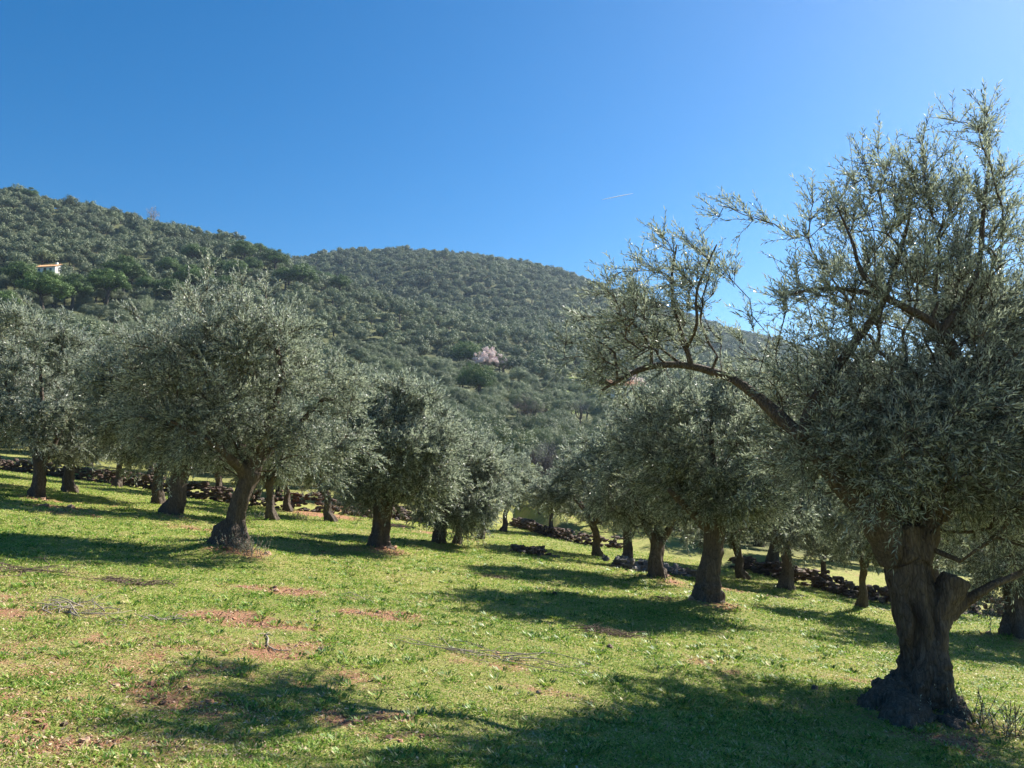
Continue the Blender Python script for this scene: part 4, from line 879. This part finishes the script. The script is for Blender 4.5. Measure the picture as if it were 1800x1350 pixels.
# foot litter: dry suckers round the leaning olive's foot
def suckers(key, dx, dy, n, label, seed):
    rng = np.random.default_rng(seed); b = POS[key] + [dx, dy, 0]; b[2] = ground_at(b[0], b[1]); T = n; x = rng.normal(0, .22, T); y = rng.normal(0, .15, T); P0 = np.stack([x, y, height(b[0] + x, b[1] + y) - b[2]], 1)
    D = nrm(np.stack([rng.normal(0, .4, T), rng.normal(0, .4, T), np.ones(T)], 1)); L = rng.uniform(.12, .35, T); V, rnd = leaves_on_twigs(P0, D, L, 9, .035, .012, rng)
    g = Geo(); edge_tubes(g, np.vstack([P0, P0 + D * L[:, None]]), np.r_[np.full(T, -1), np.arange(T)], np.full(2 * T, .003), 3); Vt, ft, _ = g.arrays()
    me = np_mesh("shrub", np.vstack([V, Vt]), np.vstack([np.arange(len(V)).reshape(-1, 4), ft + len(V)]), None, (M['olive_leaf'], M['dark_dead_wood']), {'rnd': np.r_[rnd, np.full(len(Vt), .5)]}, False, np.r_[np.zeros(len(V) // 4), np.ones(len(ft))])
    tag(obj("shrub", me, None, b), label, "shrub", "sucker shoots round olive feet")
suckers('A6', .42, -.35, 90, "dry brown sucker shoots at right of the leaning olive's foot", 401)
suckers('R5', .45, -.45, 45, "thin shoots in front of the largest olive's foot", 404)
suckers('A7', -.5, -.1, 25, "spiky suckers left of the upright forked olive's foot", 402)
suckers('A10', -.9, -.8, 60, "green leafy tuft left of the dark leaning olive", 403)

# ================================================================== THE HILLSIDE
rngH = np.random.default_rng(77)
def far_olive(seed, nb, per, q):
    r = np.random.default_rng(seed); ells = [(0, 0, 2.6, 2.0, 2.0, 1.6), (.9 * math.cos(seed), .9 * math.sin(seed), 2.2, 1.4, 1.3, 1.2), (-.8, .5, 2.9, 1.3, 1.4, 1.2), (.3, -.9, 2.0, 1.4, 1.3, 1.1)]
    cm = clump_crown("hillside_olive_crown", ells, nb, per, .60, q, M['far_olive'], r, .85, .55, 1.1); tm = simple_trunk("hillside_olive_trunk", 1.3, .17, r, 4, ells, M['bark_far']); return tm, cm
FO_N = [far_olive(s, 66, 260, .060) for s in (1, 2, 3, 4)]          # nearer
FO_F = [far_olive(s, 44, 60, .145) for s in (5, 6, 7)]              # far away
cell = 5.2
pts = []
for iy in range(int(30 / cell), int(600 / cell)):
    y0 = iy * cell; nx_ = int(0.95 * y0 / cell) + 3
    for ix in range(-nx_, nx_ + 1):
        pts.append((ix * cell + (iy % 2) * cell * .5 + rngH.normal(0, 1.5), y0 + rngH.normal(0, 1.5)))
pts = np.array(pts); edge = np.interp(pts[:, 0], WALL[:, 0], WALL[:, 1]); pts = pts[(pts[:, 1] > edge + 4.0) & (np.abs(pts[:, 0]) < pts[:, 1] * .86 + 6)]
hz = height(pts[:, 0], pts[:, 1])

# special trees of the hillside, placed on the ground under their photographed crowns
def crown_on(u, v, zc, d0, d1):
    """ground point whose tree has its crown centre (zc above ground) seen at the pixel"""
    r = ray(u, v); ys = np.geomspace(d0, d1, 900); h = height(r[0] * ys, ys) + zc; k = int(np.argmax(r[2] * ys < h)); y = ys[k] if r[2] * ys[k] < h[k] else d1
    return np.array([r[0] * y, y, ground_at(r[0] * y, y)])
pine_px = [(35, 492, 62), (78, 520, 78), (128, 512, 60), (187, 512, 72), (218, 487, 64), (342, 448, 42), (296, 470, 40), (338, 500, 62), (300, 512, 50), (416, 480, 46), (428, 446, 44), (482, 464, 50), (529, 492, 50), (537, 458, 42), (572, 473, 46), (599, 499, 36), (638, 492, 36),
           (443, 467, 36), (502, 488, 40), (8, 530, 50), (378, 470, 40), (565, 455, 36), (455, 440, 30), (260, 500, 40), (400, 505, 44), (20, 335, 20), (54, 341, 26)]
SPEC = []
for (u, v, w) in pine_px: SPEC.append(('pine', crown_on(u, v, 4.9, 120, 350), w, u, v))
SPEC.append(('pine', crown_on(821, 620, 4.5, 120, 260), 54, 823, 622)); SPEC.append(('pine', crown_on(840, 668, 4.0, 90, 230), 68, 838, 668))
ALM = [(858, 640, 74, 'blossom', "bright pink blossoming almond tree behind the dark round pine"), (930, 724, 78, 'dusky_blossom', "brownish pink almond tree just coming into flower"), (1108, 678, 62, 'blossom', "pale pink almond tree beside the white farmhouse"),
       (1020, 722, 50, 'bare_twig', "bare mauve grey tree right of the brownish pink almond"), (960, 808, 90, 'bare_twig', "wide bare grey tree behind the slender almond by the wall"), (240, 722, 50, 'dusky_blossom', "faintly pink almond seen between the left hand olives")]
for (u, v, w, m_, l_) in ALM: SPEC.append((m_, crown_on(u, v, 2.8, 48, 260), w, u, v, l_))
house = gp(1092, 700, 60); hut = gp(82, 484, 100)
keep = np.ones(len(pts), bool)
for s_ in SPEC:
    r_ = s_[2] / F * s_[1][1] * .5; keep &= np.hypot(pts[:, 0] - s_[1][0], pts[:, 1] - s_[1][1]) > max(2.2, r_ * .62)
for p_ in [LUSH[q_] for q_ in (0, 1, 2, 3, 4, 11)]: keep &= np.hypot(pts[:, 0] - p_[0], (pts[:, 1] - p_[1]) / 1.4) > 3.0
for p_, r_ in ((house, 6.5), (hut, 6.5)): keep &= ~((np.abs(pts[:, 0] - p_[0]) < r_) & (pts[:, 1] > p_[1] - 9) & (pts[:, 1] < p_[1] + 6))
keep &= rngH.random(len(pts)) > 0.02
pts, hz = pts[keep], hz[keep]

def to_px(P):
    x, y, z = P[:, 0], P[:, 1], P[:, 2]; c, s_ = math.cos(PITCH), math.sin(PITCH); dep = y * c + z * s_; up_ = -y * s_ + z * c
    return 900 + F * x / dep, 675 - F * up_ / dep
crown_c = np.stack([pts[:, 0], pts[:, 1], hz + 2.6], 1); pu, pv = to_px(crown_c)
# which crowns the camera can see: inside the frame, not behind the near grove, not behind a ridge
near_el = [(415, 690, 190, 160), (330, 640, 120, 110), (310, 740, 120, 120), (500, 680, 120, 130), (580, 750, 60, 80), (80, 690, 120, 150), (690, 800, 100, 115), (800, 840, 90, 80), (1260, 800, 190, 150), (1150, 830, 100, 100), (1380, 830, 110, 130), (1650, 820, 320, 230), (880, 880, 60, 60)]
occ = np.zeros(len(pts), bool)
for (cu, cv, ru, rv) in near_el: occ |= ((pu - cu) / ru) ** 2 + ((pv - cv) / rv) ** 2 < 0.8
front = np.zeros(len(pts), bool)
for s_ in SPEC:
    su, sv, sw = (s_[3], s_[4], s_[2]) if s_[0] == 'pine' else next((a[0], a[1], a[2]) for a in ALM if a[4] == s_[5])
    front |= (np.abs(pu - su) < sw * .5) & (pv > sv - sw * .3) & (pv < sv + sw * (.42 if s_[0] == 'pine' and sw < 70 or sv < 600 else .62)) & (pts[:, 1] < s_[1][1]) & (pts[:, 1] > s_[1][1] - 22)
front |= (np.abs(pu - 1092) < 36) & (pv > 676) & (pv < 718) & (pts[:, 1] < house[1])
front |= (np.abs(pu - 80) < 30) & (pv > 462) & (pv < 496) & (pts[:, 1] < hut[1])
pts, hz, pu, pv, occ = pts[~front], hz[~front], pu[~front], pv[~front], occ[~front]
vis = (pu > -20) & (pu < 1500) & (pv > 300) & ~occ & (pv < 900)
ridge = np.zeros(len(pts), bool)
ts = np.linspace(.35, .97, 40)
for t in ts: ridge |= (height(pts[:, 0] * t, pts[:, 1] * t, False) > (hz + 4.2) * t) & (pts[:, 1] * t > 45)
vis &= ~ridge
order = np.argsort(pts[:, 1] + np.where(vis, 0, 1e5)); nind = min(270, int(vis.sum())); ind = order[:nind]; rest = np.setdiff1d(np.arange(len(pts)), ind)

protos = []
G1 = "olive trees of the hillside"
def zone(i):
    u, v, d = pu[i], pv[i], pts[i, 1]
    if d < 62: return "olive tree just beyond the stone wall, below the wooded slope"
    if u < 330: return "grey green olive tree on the left slope above the silvery field olives"
    if u < 760 and v < 700: return "grey green olive tree on the slope below the umbrella pines"
    if u < 900: return "grey green olive tree on the terraces around the dark round pine"
    if u < 1060: return "grey green olive tree in the valley near the brownish pink almond"
    return "grey green olive tree on the slope behind the arching bough"
for n_, i in enumerate(ind):
    v_ = n_ % 4; s_ = rngH.uniform(.9, 1.25); sc = (s_ * rngH.uniform(.9, 1.12), s_ * rngH.uniform(.9, 1.12), s_); p_ = (pts[i, 0], pts[i, 1], hz[i] - .1); rz = rngH.uniform(0, 6.28)
    if n_ < 4:
        r = empty("olive_tree", p_, rz, sc); obj("trunk", FO_N[v_][0], r); obj("crown", FO_N[v_][1], r); protos.append(r); tag(r, zone(i), "olive tree", G1)
    else: r = copy_tree(protos[v_], p_, rz, sc); r["label"] = zone(i)

# the rest of the olive woods: one object, scattered with geometry nodes
def grove_stuff(idx):
    src = bpy.data.collections.new("olive_wood_sources")
    allm = list(FO_F) + list(FO_N)
    for k_, (tm, cm) in enumerate(allm):
        a, b = grab(tm), grab(cm); rn = np.empty(len(cm.vertices), np.float32); cm.attributes['rnd'].data.foreach_get("value", rn); o_ = len(a[0])
        me = np_mesh("wood_tree", np.vstack([a[0], b[0]]), np.vstack([a[1], b[1] + o_]), a[2], (M['bark_far'], M['far_olive']), {'rnd': np.r_[np.zeros(o_), rn]}, False, np.r_[np.zeros(len(a[1])), np.ones(len(b[1])), np.zeros(len(a[2]))])
        so = bpy.data.objects.new("wood_tree_%d" % k_, me); src.objects.link(so)
    n = len(idx); P = np.stack([pts[idx, 0], pts[idx, 1], hz[idx] - .1], 1); me = bpy.data.meshes.new("olive_wood"); me.vertices.add(n); me.vertices.foreach_set("co", P.astype(np.float32).ravel())
    rz = rngH.uniform(0, 6.28, n); s_ = rngH.uniform(.95, 1.4, n); s_[rngH.random(n) < .12] *= 1.3; s_[rngH.random(n) < .15] *= .7
    a = me.attributes.new("rotz", 'FLOAT_VECTOR', 'POINT'); a.data.foreach_set("vector", np.stack([0 * rz, 0 * rz, rz], 1).astype(np.float32).ravel())
    a = me.attributes.new("scl", 'FLOAT_VECTOR', 'POINT'); a.data.foreach_set("vector", np.stack([s_, s_, s_ * rngH.uniform(.85, 1.15, n)], 1).astype(np.float32).ravel())
    a = me.attributes.new("pick", 'INT', 'POINT'); a.data.foreach_set("value", np.where(pts[idx, 1] < 140, rngH.integers(3, 7, n), rngH.integers(0, 3, n)).astype(np.int32))
    o = obj("olive_wood", me); ng = bpy.data.node_groups.new("scatter", 'GeometryNodeTree')
    ng.interface.new_socket("Geometry", in_out='INPUT', socket_type='NodeSocketGeometry'); ng.interface.new_socket("Geometry", in_out='OUTPUT', socket_type='NodeSocketGeometry')
    nd = ng.nodes; gi = nd.new("NodeGroupInput"); go = nd.new("NodeGroupOutput"); ip = nd.new("GeometryNodeInstanceOnPoints"); ci = nd.new("GeometryNodeCollectionInfo")
    ci.inputs["Collection"].default_value = src; ci.inputs["Separate Children"].default_value = True; ci.inputs["Reset Children"].default_value = True
    def na(name, t): x = nd.new("GeometryNodeInputNamedAttribute"); x.data_type = t; x.inputs["Name"].default_value = name; return x
    r_ = na("rotz", 'FLOAT_VECTOR'); c_ = na("scl", 'FLOAT_VECTOR'); p_ = na("pick", 'INT'); L = ng.links.new
    L(gi.outputs[0], ip.inputs["Points"]); L(ci.outputs[0], ip.inputs["Instance"]); ip.inputs["Pick Instance"].default_value = True
    L([x for x in p_.outputs if x.enabled][0], ip.inputs["Instance Index"]); L([x for x in r_.outputs if x.enabled][0], ip.inputs["Rotation"]); L([x for x in c_.outputs if x.enabled][0], ip.inputs["Scale"]); L(ip.outputs[0], go.inputs[0])
    md = o.modifiers.new("scatter", 'NODES'); md.node_group = ng
    tag(o, "dense grey green olive woods covering the two far hills", "olive woods", kind='stuff')
grove_stuff(rest)

# umbrella pines
def pine_meshes(seed, low=False):
    r = np.random.default_rng(seed); H = 3.4 if not low else 1.6
    ells = [(0, 0, H + 1.2, 2.9, 2.9, 2.3), (1.3 * math.cos(seed), 1.3 * math.sin(seed), H + .5, 2.0, 2.0, 1.8), (-1.2, .6, H + .7, 2.0, 1.9, 1.8), (.2, -1.3, H + .4, 2.1, 2.0, 1.7)]
    if low: ells.append((0, 0, H + .6, 2.7, 2.7, 1.5))
    return simple_trunk("pine_trunk", H, .24, r, 7, ells, M['bark_far'], .4), clump_crown("pine_crown", ells, 150, 120, .66, .12, M['pine_leaf'], r, .7, .35)
PM = [pine_meshes(s) for s in (11, 12, 13)]; PL = pine_meshes(14, True); pproto = [None] * 4
pl_ = {0: "dark green umbrella pine below the little house at left", 25: "small pine on the ridge at the upper left corner", 26: "dark round pine standing on the left skyline"}
pi_ = 0
for s_ in SPEC:
    if s_[0] != 'pine': continue
    _, p_, w_, u_, v_ = s_; low = v_ > 600; m_ = 3 if low else pi_ % 3; sc = 1.2 * (w_ / F * p_[1]) / 6.6; zs = sc if low else (0.35 + .65 * sc)
    if pi_ == 27: lb = "narrow green pine left of the bright pink almond"
    elif pi_ == 28: lb = "dark round pine in front of the bright pink almond"
    elif pi_ in pl_: lb = pl_[pi_]
    elif u_ < 270: lb = "rounded green umbrella pine in the left cluster below the little house"
    elif u_ < 400: lb = "green umbrella pine behind the tall leaning field olive"
    else: lb = "green umbrella pine on the shoulder of the left hill"
    loc_ = (p_[0], p_[1], p_[2] - .1 + (6.0 - 6.0 * zs if not low else 0)); loc_ = (p_[0], p_[1], p_[2] - .1); rz = rngH.uniform(0, 6.28)
    if pproto[m_] is None:
        r = empty("pine_tree", loc_, rz, (sc, sc, zs)); mm = PL if low else PM[m_]; obj("trunk", mm[0], r); obj("crown", mm[1], r); pproto[m_] = r
    else: r = copy_tree(pproto[m_], loc_, rz, (sc, sc, zs))
    tag(r, lb, "pine", "umbrella pines on the hillside"); pi_ += 1

# almonds
def almond(p, w, mk, label, seed):
    r = np.random.default_rng(seed); R_ = w / F * p[1] * .5; Hh = R_ * 1.0; zc = 2.9
    ells = [(0, 0, zc, R_ * .85, R_ * .85, Hh * .8), (R_ * .4, 0, zc - .2, R_ * .6, R_ * .6, Hh * .6), (-R_ * .4, .2, zc, R_ * .6, R_ * .6, Hh * .65), (0, -.3, zc + Hh * .4, R_ * .5, R_ * .5, Hh * .5)]
    root = empty("almond_tree", (p[0], p[1], p[2] - .1)); tag(root, label, "almond tree"); bare = mk != 'blossom'
    obj("trunk", simple_trunk("almond_trunk", 1.2, .13, r, 14, ells, M['bark_far']), root)
    obj("crown", clump_crown("almond_crown", ells, 110, 42 if bare else 100, .6 if not bare else .5, .055 if bare else .12, M[mk], r, .9, .22 if bare else .7, .4), root)
for i_, s_ in enumerate([s for s in SPEC if s[0] != 'pine']): almond(s_[1], s_[2], s_[0], s_[5], 500 + i_)

# bare tree on the ridge
def ridge_tree():
    r = np.random.default_rng(600); b = crown_on(268, 392, 0.6, 250, 348); s_ = b[1] / F; root = empty("bare_tree", (b[0], b[1], b[2] - .3)); tag(root, "tall pale leafless tree sticking up from the left ridge", "bare tree"); g = Geo(); H = 50 * s_
    tip = []
    for i in range(7):
        a = i * .9; P, R = resample([(0, 0, 0), (math.cos(a) * .5, math.sin(a) * .5, H * .35), (math.cos(a) * 1.6 + .3, math.sin(a) * 1.0, H * r.uniform(.62, .9))], [.30, .17, .05], .8); tube(g, P, R, 6, False)
        for j in range(8):
            q = P[r.integers(len(P) // 3, len(P))]; e = q + np.array([r.normal(0, 1.1), r.normal(0, .9), r.uniform(.6, 2.2)]); P3, R3 = resample([q, (q + e) / 2 + [0, 0, -.1], e], [.09, .06, .03], .6); tube(g, P3, R3, 4, False); tip.append(e)
    V, f4, f3 = g.arrays(); obj("trunk", np_mesh("bare_tree_trunk", V, f4, f3, (M['pale_bark'],), smooth=True), root); tip = np.array(tip); T = len(tip) * 7
    P0 = tip.repeat(7, 0); D = nrm(r.normal(0, 1, (T, 3)) + [0, 0, .8]); tg = Geo(); L = r.uniform(.5, 1.2, T); edge_tubes(tg, np.vstack([P0, P0 + D * L[:, None]]), np.r_[np.full(T, -1), np.arange(T)], np.r_[np.full(T, .035), np.full(T, .02)], 3)
    V, f4, _ = tg.arrays(); obj("crown", np_mesh("bare_tree_twigs", V, f4, None, (M['pale_bark'],)), root)
ridge_tree()

# houses
def box(g, x0, x1, y0, y1, z0, z1):
    V = [(x0, y0, z0), (x1, y0, z0), (x1, y1, z0), (x0, y1, z0), (x0, y0, z1), (x1, y0, z1), (x1, y1, z1), (x0, y1, z1)]
    g.add(V, [(0, 3, 2, 1), (4, 5, 6, 7), (0, 1, 5, 4), (1, 2, 6, 5), (2, 3, 7, 6), (3, 0, 4, 7)])
def gm(name, g, m, parent):
    V, f4, f3 = g.arrays(); return obj(name, np_mesh(name, V, f4, f3, (m,)), parent)
def cottage(p, w, d, h, rh, rz, wallm, roofm, label):
    root = empty("farmhouse", p, rz); tag(root, label, "farmhouse"); g = Geo(); box(g, -w / 2, w / 2, -d / 2, d / 2, -2.5, h)
    g.add([(-w / 2, -d / 2, h), (-w / 2, d / 2, h), (-w / 2, 0, h + rh), (w / 2, -d / 2, h), (w / 2, d / 2, h), (w / 2, 0, h + rh)], None, [(0, 2, 1), (3, 4, 5)]); gm("wall", g, wallm, root)
    g = Geo(); o = .35; t = .14; ez = h - rh * o / (d / 2)
    for s in (-1, 1):
        A = [(-w / 2 - o, s * (d / 2 + o), ez), (w / 2 + o, s * (d / 2 + o), ez), (w / 2 + o, 0, h + rh), (-w / 2 - o, 0, h + rh)]; V = A + [(x, y, z + t) for x, y, z in A]
        g.add(V, [(0, 1, 2, 3), (7, 6, 5, 4), (0, 4, 5, 1), (1, 5, 6, 2), (2, 6, 7, 3), (3, 7, 4, 0)])
    for kx in np.arange(-w / 2 - o + .2, w / 2 + o, .55):                # tile ribs
        for s in (-1, 1):
            P = np.array([[kx, s * (d / 2 + o), ez + t], [kx, 0, h + rh + t]]); tube(g, P, np.array([.09, .09]), 5, False)
    rf = gm("roof", g, roofm, root); g = Geo(); box(g, w * .22, w * .22 + .6, -.1, .5, h + rh * .5, h + rh + .8); gm("chimney", g, wallm, rf)
    for x in (-w * .3, w * .28):
        g = Geo(); box(g, x - .4, x + .4, -d / 2 - .06, -d / 2 + .04, h * .42, h * .42 + .9); gm("window", g, M['dark_pane'], root)
    g = Geo(); box(g, -.45, .45, -d / 2 - .06, -d / 2 + .04, -.2, 2.0); gm("door", g, M['bark_far'], root)
cottage((house[0], house[1], house[2] + .3), 8.5, 5.5, 3.0, 1.5, .25, M['white_wall'], M['terracotta'], "small white farmhouse with terracotta roof behind the arching bough")
cottage((hut[0] + 1.2, hut[1], hut[2] - 0.3), 7.0, 4.5, 2.4, 1.0, -.2, M['white_wall'], M['orange_tarp'], "little house with orange roof on the left hillside among pines")

# pole on the hill
b = crown_on(458, 438, 2.5, 150, 290); root = empty("utility_pole", b); tag(root, "lone dark utility pole among the pines of the left hill", "utility pole")
g = Geo(); tube(g, np.array([[0, 0, -1], [0, 0, 4], [0, 0, 9.0]]), np.array([.17, .15, .11]), 8, True); gm("pole", g, M['bark_far'], root); g = Geo(); box(g, -.8, .8, -.18, -.12, 8.3, 8.42); gm("crossarm", g, M['bark_far'], root)

# short vapour trail high in the sky
a_, b_ = at(1058, 351, 9000), at(1112, 340, 9400); n_ = 30; t_ = np.linspace(0, 1, n_); P = a_[None] * (1 - t_[:, None]) + b_[None] * t_[:, None]
g = Geo(); tube(g, P - a_, 4.0 * np.sin(np.clip(t_, .02, .98) * PI) ** .6 + .8, 8, True, .3)
V, f4, f3 = g.arrays(); tag(obj("vapour_trail", np_mesh("vapour_trail", V, f4, f3, (M['contrail'],), smooth=True), None, a_), "short thin white vapour trail in the clear sky", "vapour trail")

# ------------------------------------------------------------------ air between the camera and the hills
def haze():
    g = Geo(); x0, x1, y0, y1, z0, z1 = -2600, 2600, -2600, 2600, ZMIN - 1.0, ZMAX + 14; V = [(x0, y0, z0), (x1, y0, z0), (x1, y1, z0), (x0, y1, z0), (x0, y0, z1), (x1, y0, z1), (x1, y1, z1), (x0, y1, z1)]
    me = np_mesh("haze", V, [(0, 3, 2, 1), (4, 5, 6, 7), (0, 1, 5, 4), (1, 2, 6, 5), (2, 3, 7, 6), (3, 0, 4, 7)]); m, nt, out = new_mat("haze_air"); pv = N(nt, "ShaderNodeVolumePrincipled")
    pv.inputs["Color"].default_value = (0.58, 0.76, 1.0, 1); pv.inputs["Density"].default_value = HAZE; pv.inputs["Anisotropy"].default_value = 0.5; nt.links.new(pv.outputs[0], out.inputs["Volume"])
    me.materials.append(m); tag(obj("haze", me), "thin bluish air between the field and the far hills", kind='stuff')
HAZE = 0.00017
haze()
